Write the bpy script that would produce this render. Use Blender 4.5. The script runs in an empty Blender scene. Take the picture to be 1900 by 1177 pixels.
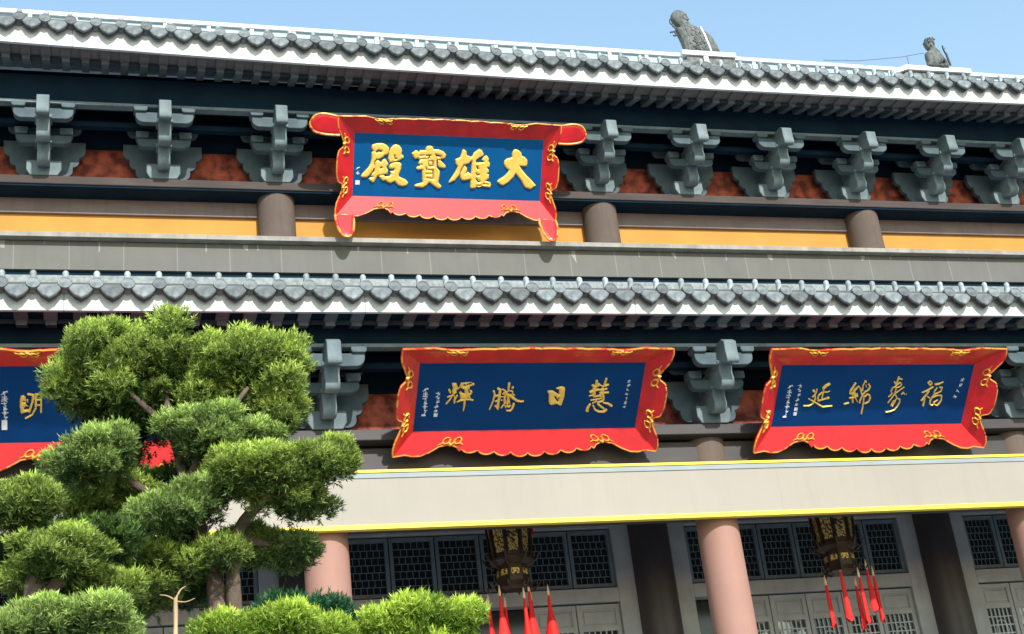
import bpy, math, random
import numpy as np
from mathutils import Matrix, Vector
R_ = math.radians
D = 21.098          # distance of the porch column row
SC = bpy.context.scene
COL = SC.collection
# ------------------------------------------------------------------ camera
cam = bpy.data.cameras.new('camera'); co = bpy.data.objects.new('camera', cam); COL.objects.link(co)
rt = (0.9617781942, -0.2508400327, -0.1098270599)
up = (-0.0047185880, -0.4162001971, 0.9092607606)
fw = (0.2737890429, 0.8739889438, 0.4014758848)
M = Matrix(((rt[0], up[0], -fw[0], 0), (rt[1], up[1], -fw[1], 0), (rt[2], up[2], -fw[2], 1.6), (0, 0, 0, 1)))
co.matrix_world = M
cam.sensor_width = 36; cam.lens = 36*2673.858/1900; cam.clip_start = .1; cam.clip_end = 2000
SC.camera = co
# ------------------------------------------------------------------ light
SUN_EL, SUN_AZ = 33, 6      # azimuth measured from the facade normal, negative = from the left
wd = bpy.data.worlds.new('World'); SC.world = wd; wd.use_nodes = True
nt = wd.node_tree; nt.nodes.clear()
out = nt.nodes.new('ShaderNodeOutputWorld'); bg = nt.nodes.new('ShaderNodeBackground')
sky = nt.nodes.new('ShaderNodeTexSky'); sky.sky_type = 'NISHITA'; sky.sun_disc = False
sky.sun_elevation = R_(SUN_EL); sky.sun_rotation = R_(180+SUN_AZ*-1)
sky.air_density = 2.0; sky.dust_density = 0.3; sky.ozone_density = 3.0; sky.altitude = 0
bg.inputs['Strength'].default_value = .15
nt.links.new(sky.outputs[0], bg.inputs[0]); nt.links.new(bg.outputs[0], out.inputs[0])
sl = bpy.data.lights.new('sun', 'SUN'); sl.energy = 3.2; sl.angle = R_(1.2); sl.color = (1, .965, .92)
so = bpy.data.objects.new('sun', sl); COL.objects.link(so)
sd = Vector((math.sin(R_(SUN_AZ))*math.cos(R_(SUN_EL)), -math.cos(R_(SUN_AZ))*math.cos(R_(SUN_EL)), math.sin(R_(SUN_EL))))
so.rotation_euler = sd.to_track_quat('Z', 'Y').to_euler()
so.location = (0, 0, 40)
SC.view_settings.view_transform = 'Standard'; SC.view_settings.look = 'None'
SC.view_settings.exposure = 0.8; SC.view_settings.gamma = 1

# ------------------------------------------------------------------ materials
def mat(name, c1, c2=None, scale=3., rough=.6, metal=0., bump=0., bscale=30., detail=4., stretch=(1,1,1), spec=.5, coat=0, thr=(.35,.65)):
    m = bpy.data.materials.new(name); m.use_nodes = True; n = m.node_tree; b = n.nodes['Principled BSDF']
    b.inputs['Roughness'].default_value = rough; b.inputs['Metallic'].default_value = metal
    b.inputs['Specular IOR Level'].default_value = spec; b.inputs['Coat Weight'].default_value = coat
    tc = n.nodes.new('ShaderNodeTexCoord'); mp = n.nodes.new('ShaderNodeMapping'); mp.inputs['Scale'].default_value = stretch
    n.links.new(tc.outputs['Object'], mp.inputs[0])
    if c2 is None: c2 = tuple(x*.8 for x in c1)
    no = n.nodes.new('ShaderNodeTexNoise'); no.inputs['Scale'].default_value = scale; no.inputs['Detail'].default_value = detail
    n.links.new(mp.outputs[0], no.inputs['Vector'])
    rp = n.nodes.new('ShaderNodeValToRGB'); rp.color_ramp.elements[0].position = thr[0]; rp.color_ramp.elements[1].position = thr[1]
    rp.color_ramp.elements[0].color = (*c1, 1); rp.color_ramp.elements[1].color = (*c2, 1)
    n.links.new(no.outputs['Fac'], rp.inputs[0]); n.links.new(rp.outputs[0], b.inputs['Base Color'])
    if bump:
        nb = n.nodes.new('ShaderNodeTexNoise'); nb.inputs['Scale'].default_value = bscale; nb.inputs['Detail'].default_value = 5
        n.links.new(mp.outputs[0], nb.inputs['Vector'])
        bp = n.nodes.new('ShaderNodeBump'); bp.inputs['Strength'].default_value = bump; bp.inputs['Distance'].default_value = .02
        n.links.new(nb.outputs['Fac'], bp.inputs['Height']); n.links.new(bp.outputs[0], b.inputs['Normal'])
    return m
MT = {}
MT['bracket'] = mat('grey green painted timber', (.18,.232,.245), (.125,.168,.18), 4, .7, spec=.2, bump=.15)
MT['arm'] = mat('darker slate timber', (.10,.14,.158), (.066,.096,.11), 4, .7, spec=.2, bump=.15)  # arms toned darker than the noses
MT['rafter'] = mat('dark slate painted timber', (.15,.175,.185), (.10,.125,.135), 5, .8, spec=.2, bump=.1)
MT['board'] = mat('navy board with eave shade in the colour', (.008,.024,.042), (.006,.017,.032), 2, .9, spec=.08)  # shade under the eaves is put into this navy colour
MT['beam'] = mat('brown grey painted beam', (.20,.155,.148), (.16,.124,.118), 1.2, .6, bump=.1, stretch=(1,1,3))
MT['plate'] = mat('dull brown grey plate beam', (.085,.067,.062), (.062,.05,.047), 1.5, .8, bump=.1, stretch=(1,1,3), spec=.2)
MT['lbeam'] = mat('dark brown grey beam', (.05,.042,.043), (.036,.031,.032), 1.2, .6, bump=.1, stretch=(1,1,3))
MT['ucol'] = mat('brown grey painted column', (.135,.105,.088), (.11,.085,.072), 1.5, .9, bump=.05, spec=.1)
MT['redboard'] = mat('faded carved red board', (.50,.12,.065), (.15,.032,.022), 5, .85, bump=1., bscale=7, thr=(.38,.62))
MT['orange'] = mat('orange ochre plaster', (.52,.245,.04), (.46,.215,.035), 1.5, .8, bump=.05)
MT['ledge'] = mat('grey concrete ledge', (.33,.31,.27), (.23,.217,.19), 3, .8, bump=.1)
MT['fascia'] = mat('white painted fascia board', (.62,.65,.645), (.42,.47,.49), 2.2, .6, stretch=(1,1,.5), thr=(.45,.8))
MT['tile'] = mat('grey fired clay tile', (.20,.225,.23), (.085,.105,.11), 9, .65, bump=.35, bscale=40)
MT['tile2'] = mat('dark grey clay with gap shade in colour', (.10,.105,.105), (.06,.065,.066), 6, .8, bump=.3)  # darkened tile copy, gap shade below the eave tiles is in the colour
MT['nail'] = mat('pale lime washed tile cap', (.33,.37,.37), (.20,.23,.23), 14, .7)
MT['ridge'] = mat('pale ridge panel', (.40,.52,.58), (.33,.45,.51), 2, .7)  # pale blue grey, lighter than the ridge ornaments
MT['coping'] = mat('white coping', (.66,.70,.72), (.58,.62,.64), 3, .6)
MT['stone'] = mat('carved grey clay ornament', (.20,.215,.205), (.07,.08,.08), 9, .8, bump=1., bscale=16)
MT['statue'] = mat('weathered grey statue clay', (.16,.175,.165), (.075,.085,.08), 14, .85, bump=.35, bscale=22)
MT['cream'] = mat('cream painted fascia board', (.32,.293,.24), (.295,.27,.222), .8, .6)
MT['yellow'] = mat('bright yellow trim strip', (.90,.68,.05), (.86,.64,.05), 4, .5)
MT['bluegrey'] = mat('pale blue grey strip', (.27,.31,.32), (.24,.28,.285), 2, .6)
MT['pcol'] = mat('salmon pink painted column', (.36,.195,.15), (.315,.17,.13), 1.1, .75, bump=.04)
MT['frame'] = mat('slate grey painted door frame', (.40,.42,.43), (.32,.34,.35), 2, .6, bump=.05)
MT['lattice'] = mat('blue grey lattice bars', (.15,.21,.24), (.11,.15,.18), 4, .6)
MT['dlattice'] = mat('pale grey door lattice', (.50,.55,.57), (.40,.44,.46), 4, .6)
MT['glass'] = mat('dark window glass', (.012,.016,.02), (.02,.028,.03), 3, .12, spec=.5)
MT['glare'] = mat('pale paper painted on the panes', (.8,.85,.85), (.03,.04,.045), 3.2, .5, thr=(.45,.52))  # white patches paint reflections and inside light onto the panes
MT['darkcol'] = mat('black brown inner column', (.05,.04,.042), (.035,.03,.034), 2, .45)
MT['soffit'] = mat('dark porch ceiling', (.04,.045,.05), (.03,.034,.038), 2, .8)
MT['blue'] = mat('deep blue lacquer panel', (.0015,.095,.28), (.001,.08,.245), 1.2, .6, spec=.12)
MT['blue2'] = mat('navy blue lacquer panel', (.001,.05,.19), (.0008,.04,.165), 1.2, .6, spec=.12)
MT['red'] = mat('red lacquer', (.66,.005,.011), (.48,.003,.008), 3.5, .42, spec=.5, coat=.35, bump=.05, bscale=12)
MT['gold'] = mat('gold leaf paint', (.95,.55,.08), (.80,.40,.06), 12, .38, metal=.25, bump=.3, bscale=60)
MT['goldchar'] = mat('pale gold leaf lettering', (.95,.66,.13), (.88,.56,.10), 9, .4, metal=.15, bump=.2, bscale=30)
MT['trim'] = mat('gold and red carved edging', (.80,.34,.06), (.55,.04,.02), 7, .4, metal=.15, thr=(.5,.62))
MT['white'] = mat('white painted inscription', (.80,.84,.86), (.7,.76,.8), 5, .5)
MT['tassel'] = mat('red silk tassel', (.80,.012,.006), (.55,.004,.004), 60, .7, stretch=(1,1,.05), bump=.5, bscale=60)
MT['tip'] = mat('cream tassel cap', (.85,.60,.38), (.8,.5,.3), 20, .6)
MT['lwood'] = mat('dark brown lantern wood', (.055,.032,.02), (.022,.014,.01), 6, .35, bump=.2)
MT['lgold'] = mat('carved gilded lantern panel', (.75,.55,.16), (.06,.04,.015), 26, .45, metal=.3, bump=.8, bscale=30, thr=(.48,.55))
MT['bark'] = mat('brown grey tree bark', (.14,.10,.07), (.07,.05,.038), 12, .9, bump=.8, stretch=(1,1,.3))
MT['cutwood'] = mat('pale tan sapling bark', (.50,.36,.20), (.36,.24,.13), 14, .8, bump=.4, stretch=(1,1,.3))
MT['ground'] = mat('stone paving', (.22,.225,.225), (.17,.172,.175), 2, .9, bump=.2)
MT['metal'] = mat('galvanised wire', (.25,.27,.28), (.2,.22,.23), 5, .5, metal=.6)
def parapet_mat():
    m = mat('grey roof band with pale drip stains', (.13,.128,.112), (.11,.108,.095), 1.1, .75, bump=.1)
    n = m.node_tree; b = n.nodes['Principled BSDF']; base = b.inputs['Base Color'].links[0].from_socket
    tc = n.nodes.new('ShaderNodeTexCoord'); sx = n.nodes.new('ShaderNodeSeparateXYZ'); n.links.new(tc.outputs['Object'], sx.inputs[0])
    def mth(op, a, bb=None, v=None):
        q = n.nodes.new('ShaderNodeMath'); q.operation = op
        n.links.new(a, q.inputs[0])
        if bb is not None: n.links.new(bb, q.inputs[1])
        elif v is not None: q.inputs[1].default_value = v
        return q.outputs[0]
    cur = base
    for per, ph, w, zmin in ((.93, .1, .010, 0), (.93, .55, .014, 1), (2.1, .3, .02, 1)):
        f = mth('FRACT', mth('ADD', mth('DIVIDE', sx.outputs[0], v=per), v=ph)); d = mth('ABSOLUTE', mth('SUBTRACT', f, v=.5))
        line = mth('LESS_THAN', d, v=w)
        no = n.nodes.new('ShaderNodeTexNoise'); no.noise_dimensions = '1D'; no.inputs['Scale'].default_value = 1.3+ph
        n.links.new(sx.outputs[0], no.inputs['W'])
        if zmin:   # a run that starts at the coping and stops part way down
            lim = mth('MULTIPLY', no.outputs['Fac'], v=.95)
            keep = mth('GREATER_THAN', sx.outputs[2], mth('SUBTRACT', mth('MULTIPLY', lim, v=0.0+1), v=-13.35))
            line = mth('MULTIPLY', line, keep)
        fac = mth('MULTIPLY', line, v=.10 if not zmin else .22)
        mx = n.nodes.new('ShaderNodeMix'); mx.data_type = 'RGBA'; n.links.new(fac, mx.inputs['Factor'])
        n.links.new(cur, mx.inputs['A']); mx.inputs['B'].default_value = (.75, .74, .70, 1); cur = mx.outputs['Result']
    n.links.new(cur, b.inputs['Base Color']); return m
MT['parapet'] = parapet_mat()
def add_lines(m, per, ph, w, fac, col):      # board joints at real intervals along the facade
    n = m.node_tree; b = n.nodes['Principled BSDF']; base = b.inputs['Base Color'].links[0].from_socket
    tc = n.nodes.new('ShaderNodeTexCoord'); sx = n.nodes.new('ShaderNodeSeparateXYZ'); n.links.new(tc.outputs['Object'], sx.inputs[0]); cur = sx.outputs[0]
    for op, v in (('DIVIDE', per), ('ADD', ph), ('FRACT', None), ('SUBTRACT', .5), ('ABSOLUTE', None), ('LESS_THAN', w/per/2), ('MULTIPLY', fac)):
        q = n.nodes.new('ShaderNodeMath'); q.operation = op; n.links.new(cur, q.inputs[0]); cur = q.outputs[0]
        if v is not None: q.inputs[1].default_value = v
    mx = n.nodes.new('ShaderNodeMix'); mx.data_type = 'RGBA'; n.links.new(cur, mx.inputs['Factor'])
    n.links.new(base, mx.inputs['A']); mx.inputs['B'].default_value = (*col, 1); n.links.new(mx.outputs['Result'], b.inputs['Base Color'])
def add_random(m, lo, hi):        # each separate tile or timber has its own slightly different tone
    n = m.node_tree; b = n.nodes['Principled BSDF']; base = b.inputs['Base Color'].links[0].from_socket
    oi = n.nodes.new('ShaderNodeObjectInfo'); mr = n.nodes.new('ShaderNodeMapRange'); mr.inputs['To Min'].default_value = lo; mr.inputs['To Max'].default_value = hi
    n.links.new(oi.outputs['Random'], mr.inputs['Value'])
    vm = n.nodes.new('ShaderNodeVectorMath'); vm.operation = 'SCALE'; n.links.new(base, vm.inputs[0]); n.links.new(mr.outputs[0], vm.inputs['Scale'])
    n.links.new(vm.outputs[0], b.inputs['Base Color'])
add_random(MT['tile'], .62, 1.3); add_random(MT['nail'], .7, 1.3); add_random(MT['bracket'], .85, 1.12); add_random(MT['rafter'], .8, 1.2)
add_lines(MT['fascia'], 4.3, .62, .012, .8, (.12,.12,.12))
add_lines(MT['cream'], 7.2, .02, .012, .35, (.2,.19,.16))
def add_streaks(m, amt, scale=7, col=(.25,.22,.18)):      # faint vertical rain streaks and grime
    n = m.node_tree; b = n.nodes['Principled BSDF']; base = b.inputs['Base Color'].links[0].from_socket
    tc = n.nodes.new('ShaderNodeTexCoord'); mp = n.nodes.new('ShaderNodeMapping'); mp.inputs['Scale'].default_value = (1, 1, .09)
    no = n.nodes.new('ShaderNodeTexNoise'); no.inputs['Scale'].default_value = scale; no.inputs['Detail'].default_value = 7; no.inputs['Roughness'].default_value = .65
    n.links.new(tc.outputs['Object'], mp.inputs[0]); n.links.new(mp.outputs[0], no.inputs['Vector'])
    mr = n.nodes.new('ShaderNodeMapRange'); mr.inputs['From Min'].default_value = .5; mr.inputs['From Max'].default_value = .8; mr.inputs['To Max'].default_value = amt
    n.links.new(no.outputs['Fac'], mr.inputs['Value'])
    mx = n.nodes.new('ShaderNodeMix'); mx.data_type = 'RGBA'; n.links.new(mr.outputs[0], mx.inputs['Factor'])
    n.links.new(base, mx.inputs['A']); mx.inputs['B'].default_value = (*col, 1); n.links.new(mx.outputs['Result'], b.inputs['Base Color'])
add_streaks(MT['cream'], .28); add_streaks(MT['fascia'], .5, 5, (.3,.32,.33)); add_streaks(MT['pcol'], .3, 9, (.22,.14,.11)); add_streaks(MT['ucol'], .5, 8, (.06,.05,.045))
add_streaks(MT['orange'], .22, 5, (.35,.2,.06)); add_streaks(MT['frame'], .35, 6, (.15,.16,.17)); add_streaks(MT['ledge'], .6, 8, (.12,.12,.11)); add_streaks(MT['parapet'], .5, 6, (.09,.09,.08))
add_streaks(MT['beam'], .4, 6, (.06,.05,.05)); add_streaks(MT['bracket'], .4, 9, (.07,.09,.09))
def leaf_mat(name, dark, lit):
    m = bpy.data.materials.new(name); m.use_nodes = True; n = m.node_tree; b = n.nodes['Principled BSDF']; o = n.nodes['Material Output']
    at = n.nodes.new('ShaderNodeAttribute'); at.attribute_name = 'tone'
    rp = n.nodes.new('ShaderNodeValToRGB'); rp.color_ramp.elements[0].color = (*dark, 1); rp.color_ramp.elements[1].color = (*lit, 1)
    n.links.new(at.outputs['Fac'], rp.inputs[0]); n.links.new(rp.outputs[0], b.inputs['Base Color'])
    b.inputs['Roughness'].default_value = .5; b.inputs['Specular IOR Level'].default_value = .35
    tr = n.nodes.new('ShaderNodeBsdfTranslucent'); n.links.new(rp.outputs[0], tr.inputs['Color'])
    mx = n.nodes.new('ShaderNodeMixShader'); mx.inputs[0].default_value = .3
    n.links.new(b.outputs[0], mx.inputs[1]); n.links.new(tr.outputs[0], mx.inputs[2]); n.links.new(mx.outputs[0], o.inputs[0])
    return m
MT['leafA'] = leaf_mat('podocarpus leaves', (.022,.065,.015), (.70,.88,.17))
MT['leafB'] = leaf_mat('dark filler leaves', (.008,.028,.008), (.16,.28,.05))  # darker green for the fillers between the pads
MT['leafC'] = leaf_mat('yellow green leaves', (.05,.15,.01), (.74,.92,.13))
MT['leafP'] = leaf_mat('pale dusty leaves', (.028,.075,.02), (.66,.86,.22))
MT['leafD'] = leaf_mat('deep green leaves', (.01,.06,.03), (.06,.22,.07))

# ------------------------------------------------------------------ helpers
class MB:
    def __init__(s): s.v = []; s.f = []
    def add(s, vs, fs):
        n = len(s.v); s.v += [tuple(v) for v in vs]; s.f += [tuple(i+n for i in f) for f in fs]; return s
    def box(s, x0, x1, y0, y1, z0, z1):
        return s.add([(x0,y0,z0),(x1,y0,z0),(x1,y1,z0),(x0,y1,z0),(x0,y0,z1),(x1,y0,z1),(x1,y1,z1),(x0,y1,z1)],
                     [(0,3,2,1),(4,5,6,7),(0,1,5,4),(1,2,6,5),(2,3,7,6),(3,0,4,7)])
    def prism(s, pts, axis, a0, a1, taper=None):
        # pts: polygon in the two other axes; axis 'x' -> pts=(y,z); 'y' -> pts=(x,z); 'z' -> (x,y)
        n = len(pts); vs = []
        for a in (a0, a1):
            for p, q in pts: vs.append({'x': (a,p,q), 'y': (p,a,q), 'z': (p,q,a)}[axis])
        fs = [tuple(range(n))[::-1], tuple(range(n, 2*n))] + [(i, (i+1) % n, (i+1) % n+n, i+n) for i in range(n)]
        return s.add(vs, fs)
    def tube(s, path, r, seg=8, cap=True, flat=1.):
        path = [Vector(p) for p in path]; n = len(path); rings = []
        for i, p in enumerate(path):
            t = (path[min(i+1, n-1)]-path[max(i-1, 0)]).normalized()
            a = t.cross(Vector((0,0,1)) if abs(t.z) < .9 else Vector((0,1,0))).normalized(); b = t.cross(a)
            ri = r[i] if hasattr(r, '__len__') else r
            rings.append([p+a*(math.cos(2*math.pi*k/seg)*ri)+b*(math.sin(2*math.pi*k/seg)*ri*flat) for k in range(seg)])
        vs = [v for rg in rings for v in rg]
        fs = [(i*seg+k, i*seg+(k+1) % seg, (i+1)*seg+(k+1) % seg, (i+1)*seg+k) for i in range(n-1) for k in range(seg)]
        if cap: fs += [tuple(range(seg))[::-1], tuple((n-1)*seg+k for k in range(seg))]
        return s.add(vs, fs)
    def lathe(s, prof, c=(0,0), seg=24, rot=0., sx=1., sy=1.):
        vs = [(c[0]+sx*r*math.cos(rot+2*math.pi*k/seg), c[1]+sy*r*math.sin(rot+2*math.pi*k/seg), z) for r, z in prof for k in range(seg)]
        n = len(prof)
        fs = [(i*seg+k, i*seg+(k+1) % seg, (i+1)*seg+(k+1) % seg, (i+1)*seg+k) for i in range(n-1) for k in range(seg)]
        fs += [tuple(range(seg))[::-1], tuple((n-1)*seg+k for k in range(seg))]
        return s.add(vs, fs)
    def mesh(s, name, m, smooth=False):
        me = bpy.data.meshes.new(name); me.from_pydata(s.v, [], s.f); me.materials.append(MT[m] if isinstance(m, str) else m)
        me.validate(); me.update()
        if smooth:
            me.polygons.foreach_set('use_smooth', [True]*len(me.polygons))
            try: me.set_sharp_from_angle(angle=R_(40))
            except Exception: pass
        return me
def link(name, me, parent=None, loc=(0,0,0), world=False, rot=None):
    o = bpy.data.objects.new(name, me); COL.objects.link(o); o.location = loc
    if rot: o.rotation_euler = rot
    if parent:
        o.parent = parent
        if world: o.matrix_parent_inverse = Matrix.Translation(-Vector(parent.location))
    return o
def thing(name, label, cat, loc=(0,0,0), rot=(0,0,0), group=None):
    o = bpy.data.objects.new(name, None); COL.objects.link(o); o.location = loc; o.rotation_euler = rot
    o.empty_display_size = .2
    tag(o, label, cat, group); return o
def tag(o, label=None, cat=None, group=None, kind=None):
    if label: o['label'] = label
    if cat: o['category'] = cat
    if group: o['group'] = group
    if kind: o['kind'] = kind
    return o
def bevel(o, w=.01, seg=2):
    b = o.modifiers.new('bevel', 'BEVEL'); b.width = w; b.segments = seg; b.limit_method = 'ANGLE'; b.angle_limit = R_(40); return o

def sdf_shapes(P, S, N, X, Y):
    """signed distance (positive inside) of filled polygons and brush strokes minus the cut lines"""
    def segd(ax, ay, bx, by):
        dx, dy = bx-ax, by-ay; L = dx*dx+dy*dy+1e-12
        t = np.clip(((X-ax)*dx+(Y-ay)*dy)/L, 0, 1)
        return np.hypot(X-ax-t*dx, Y-ay-t*dy), t
    res = np.full(X.shape, -1e9)
    for pts in P:
        ins = np.zeros(X.shape, bool); d = np.full(X.shape, 1e9); n = len(pts)
        for i in range(n):
            ax, ay = pts[i]; bx, by = pts[(i+1) % n]
            d = np.minimum(d, segd(ax, ay, bx, by)[0])
            if ay != by:
                c = ((ay > Y) != (by > Y)) & (X < (bx-ax)*(Y-ay)/(by-ay)+ax); ins ^= c
        res = np.maximum(res, np.where(ins, d, -d))
    for st in S:
        w0, w1, pts = (st[0]/2, st[1]/2, st[2]) if len(st) == 3 else (st[0]/2, st[0]/2, st[1])
        m = max(1, len(pts)-1)
        for i in range(len(pts)-1):
            d, t = segd(*pts[i], *pts[i+1]); res = np.maximum(res, w0+(w1-w0)*(i+t)/m-d)
    for st in N:
        w, pts = st[0]/2, st[1]
        for i in range(len(pts)-1):
            d, t = segd(*pts[i], *pts[i+1]); res = np.minimum(res, d-w)
    return res
def relief(P, S, N, scale, step, hfun, two=False):
    """mesh of an inflated outline. scale = metres per drawing unit; returns verts (a,h,b) faces; b is up (-y of the drawing)"""
    allp = [p for q in P for p in q]+[p for q in S for p in q[-1]]
    mg = max([0]+[max(q[:-1])/2 for q in S])+2*step
    xs = np.arange(min(p[0] for p in allp)-mg, max(p[0] for p in allp)+mg+step, step)
    ys = np.arange(min(p[1] for p in allp)-mg, max(p[1] for p in allp)+mg+step, step)
    X, Y = np.meshgrid(xs, ys); F = sdf_shapes(P, S, N, X, Y)
    gy, gx = np.gradient(F, step); gl = gx*gx+gy*gy+1e-9
    ins = F > 0; px = X.astype(float); py = Y.astype(float)
    o = ~ins; k = np.clip(-F/gl, -1.5*step, 1.5*step)
    px[o] += (gx*k)[o]; py[o] += (gy*k)[o]
    h = np.where(ins, hfun(np.maximum(F, 0)*scale), 0.)
    cell = (ins[:-1,:-1] | ins[1:,:-1] | ins[:-1,1:] | ins[1:,1:])
    idx = -np.ones(X.shape, int); used = np.zeros(X.shape, bool)
    for a, b in ((slice(None,-1), slice(None,-1)), (slice(1,None), slice(None,-1)), (slice(None,-1), slice(1,None)), (slice(1,None), slice(1,None))): used[a, b] |= cell
    idx[used] = np.arange(used.sum())
    vs = list(zip((px[used]*scale).tolist(), (-h[used]).tolist(), (-py[used]*scale).tolist())); fs = []
    J, I = np.nonzero(cell)
    for j, i in zip(J, I): fs.append((int(idx[j,i]), int(idx[j+1,i]), int(idx[j+1,i+1]), int(idx[j,i+1])))
    if two:
        n = len(vs); vs += [(a, -b, c) for a, b, c in vs]; fs += [tuple(q+n for q in f[::-1]) for f in fs]
    return vs, fs
# ------------------------------------------------------------------ ground
g = link('ground', MB().add([(-400,-200,0),(400,-200,0),(400,600,0),(-400,600,0)], [(0,1,2,3)]).mesh('ground', 'ground'))
tag(g, kind='structure')

# ------------------------------------------------------------------ the temple hall
X0, X1 = -7.5, 31.
hall = thing('temple_hall', 'two tier temple hall with grey tiled eaves, orange upper wall and salmon porch columns', 'temple', (6.46, D, 0))
def part(name, mb, m, smooth=False, bev=0):
    o = link(name, mb.mesh(name, m, smooth), hall, world=True)
    if bev: bevel(o, bev)
    return o
def Y(o): return D+o
part('platform', MB().box(X0-2, X1+2, Y(-1.3), Y(9), .02, 2.6), 'ledge')
# --- porch columns
LC = [-2.75, 3.26, 9.66, 15.5, 21.2, 26.8]
me = MB().lathe([(.40,2.6),(.40,2.75),(.36,2.8)]+[(.335+.02*(1-t), 2.8+t*6.18) for t in np.linspace(0,1,8)], seg=48).mesh('column', 'pcol', True)
me2 = MB().lathe([(.345, 8.49), (.345, 8.98)], seg=48).mesh('column_head', 'ucol', True)
for x in LC[:-1]:
    c = link('column', me, hall, (x, Y(0), 0), True)
    link('column_head', me2, c, (0, 0, 0))
# --- cream porch fascia and the beams behind it
o = part('fascia_board', MB().box(X0, X1, Y(-.47), Y(-.38), 7.645, 8.455), 'cream')
a = MB().box(X0, X1, Y(-.50), Y(-.38), 7.575, 7.643); link('yellow_trim', a.mesh('yellow_trim', 'yellow'), hall, world=True)
a = MB().box(X0, X1, Y(-.50), Y(-.38), 8.457, 8.50); link('yellow_trim', a.mesh('yellow_trim', 'yellow'), hall, world=True)
part('upper_strip', MB().box(X0, X1, Y(-.485), Y(-.472), 8.375, 8.452), 'bluegrey')
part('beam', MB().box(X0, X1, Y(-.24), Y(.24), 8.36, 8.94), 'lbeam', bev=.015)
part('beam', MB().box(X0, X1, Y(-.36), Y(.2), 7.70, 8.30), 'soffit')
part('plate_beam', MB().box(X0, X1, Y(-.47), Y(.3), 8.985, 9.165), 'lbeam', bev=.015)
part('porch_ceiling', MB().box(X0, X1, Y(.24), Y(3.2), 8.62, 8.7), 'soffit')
# bays between columns: red carved boards under both eaves
def redboards(y, z0, z1, xs):
    for a, b in zip(xs[:-1], xs[1:]):
        part('carved_board', MB().box(a+.01, b-.01, y, y+.05, z0, z1), 'redboard')
redboards(Y(.0), 9.167, 9.93, [X0]+LC+[X1])
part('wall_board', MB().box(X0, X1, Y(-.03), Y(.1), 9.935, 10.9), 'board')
# --- upper wall
BX = [-3.1, -1.01, 1.076, 3.144, 5.27, 7.41, 9.541, 11.441, 13.305, 15.207, 17.073, 18.868, 20.7, 22.6, 24.5]
UC = [-2.9, 3.142, 9.58, 15.45, 21.3, 26.9]
part('upper_wall', MB().box(X0, X1, Y(3.0), Y(3.4), 12.4, 14.80), 'orange')
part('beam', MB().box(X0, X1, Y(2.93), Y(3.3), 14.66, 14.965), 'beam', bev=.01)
part('plate_shade_strip', MB().box(X0, X1, Y(2.49), Y(3.3), 14.967, 15.0), 'board')  # thin dark strip added so the underside of the plate looks shaded
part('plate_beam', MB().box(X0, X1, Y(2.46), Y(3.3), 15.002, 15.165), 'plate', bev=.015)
redboards(Y(2.95), 15.167, 16.02, [X0]+BX+[X1])
part('wall_board', MB().box(X0, X1, Y(2.92), Y(3.3), 16.022, 17.2), 'board')  # upper wall boards, darkened with the shade of the eave
me = MB().lathe([(.40,14.03),(.40,14.06),(.355,14.10),(.35,14.2),(.35,14.965)], seg=48).mesh('upper_column', 'ucol', True)
for x in UC: link('upper_column', me, hall, (x, Y(2.86), 0), True)
part('ledge', MB().prism([(Y(2.44),13.93),(Y(3.02),13.93),(Y(3.02),14.06),(Y(2.48),14.04),(Y(2.44),14.02)], 'x', X0, X1), 'ledge')
part('roof_band', MB().box(X0, X1, Y(2.60), Y(2.95), 13.36, 13.915), 'parapet')
part('band_shadow_gap', MB().box(X0, X1, Y(2.66), Y(2.95), 13.0, 13.358), 'board')  # dark strip painted as the shadow gap below the band
part('band_flashing', MB().box(X0, X1, Y(2.50), Y(2.66), 13.0, 13.20), 'nail')

# --- bracket sets
def bracket_proto():
    b = MB()
    # base block
    b.add([(-.235,-.105,-.08),(.235,-.105,-.08),(.235,.36,-.08),(-.235,.36,-.08),(-.30,-.105,.03),(.30,-.105,.03),(.30,.36,.03),(-.30,.36,.03),
           (-.30,-.105,.22),(.30,-.105,.22),(.30,.36,.22),(-.30,.36,.22)],
          [(0,3,2,1),(0,1,5,4),(1,2,6,5),(2,3,7,6),(3,0,4,7),(4,5,9,8),(5,6,10,9),(6,7,11,10),(7,4,8,11),(8,9,10,11)])
    return b
def lobes(ls, zt):
    # ls: list of (halfwidth, zbottom, corner radius) from the lowest tier up; returns symmetric outline
    right = []; zprev = None
    pts = []
    for i, (hw, zb, r) in enumerate(ls):
        if i == 0: pts.append((0, zb))
        for k in range(6):
            a = -math.pi/2+k/5*math.pi/2
            pts.append((hw-r+r*math.cos(a), zb+r+r*math.sin(a)))
        if i < len(ls)-1: pts.append((hw, ls[i+1][1]))
    pts.append((ls[-1][0], zt))
    return pts[1:]+[(-x, z) for x, z in pts[::-1]][:-1] if pts[0][0] == 0 else pts
def nose(prof, w, cap):
    b = MB().prism(prof, 'x', -w/2, w/2)
    if cap: b.box(-w/2-.035, w/2+.035, cap[0], cap[1], cap[2], cap[3])
    return b
def smoothprof(pts, n=5):
    q = []; m = len(pts)
    for i in range(m-1):
        p0 = pts[max(i-1,0)]; p1 = pts[i]; p2 = pts[i+1]; p3 = pts[min(i+2,m-1)]
        for k in range(n):
            t = k/n
            q.append(tuple(.5*((2*b)+(-a+c)*t+(2*a-5*b+4*c-d)*t*t+(-a+3*b-3*c+d)*t**3) for a, b, c, d in zip(p0,p1,p2,p3)))
    return q+[pts[-1]]
BME = {}
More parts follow.
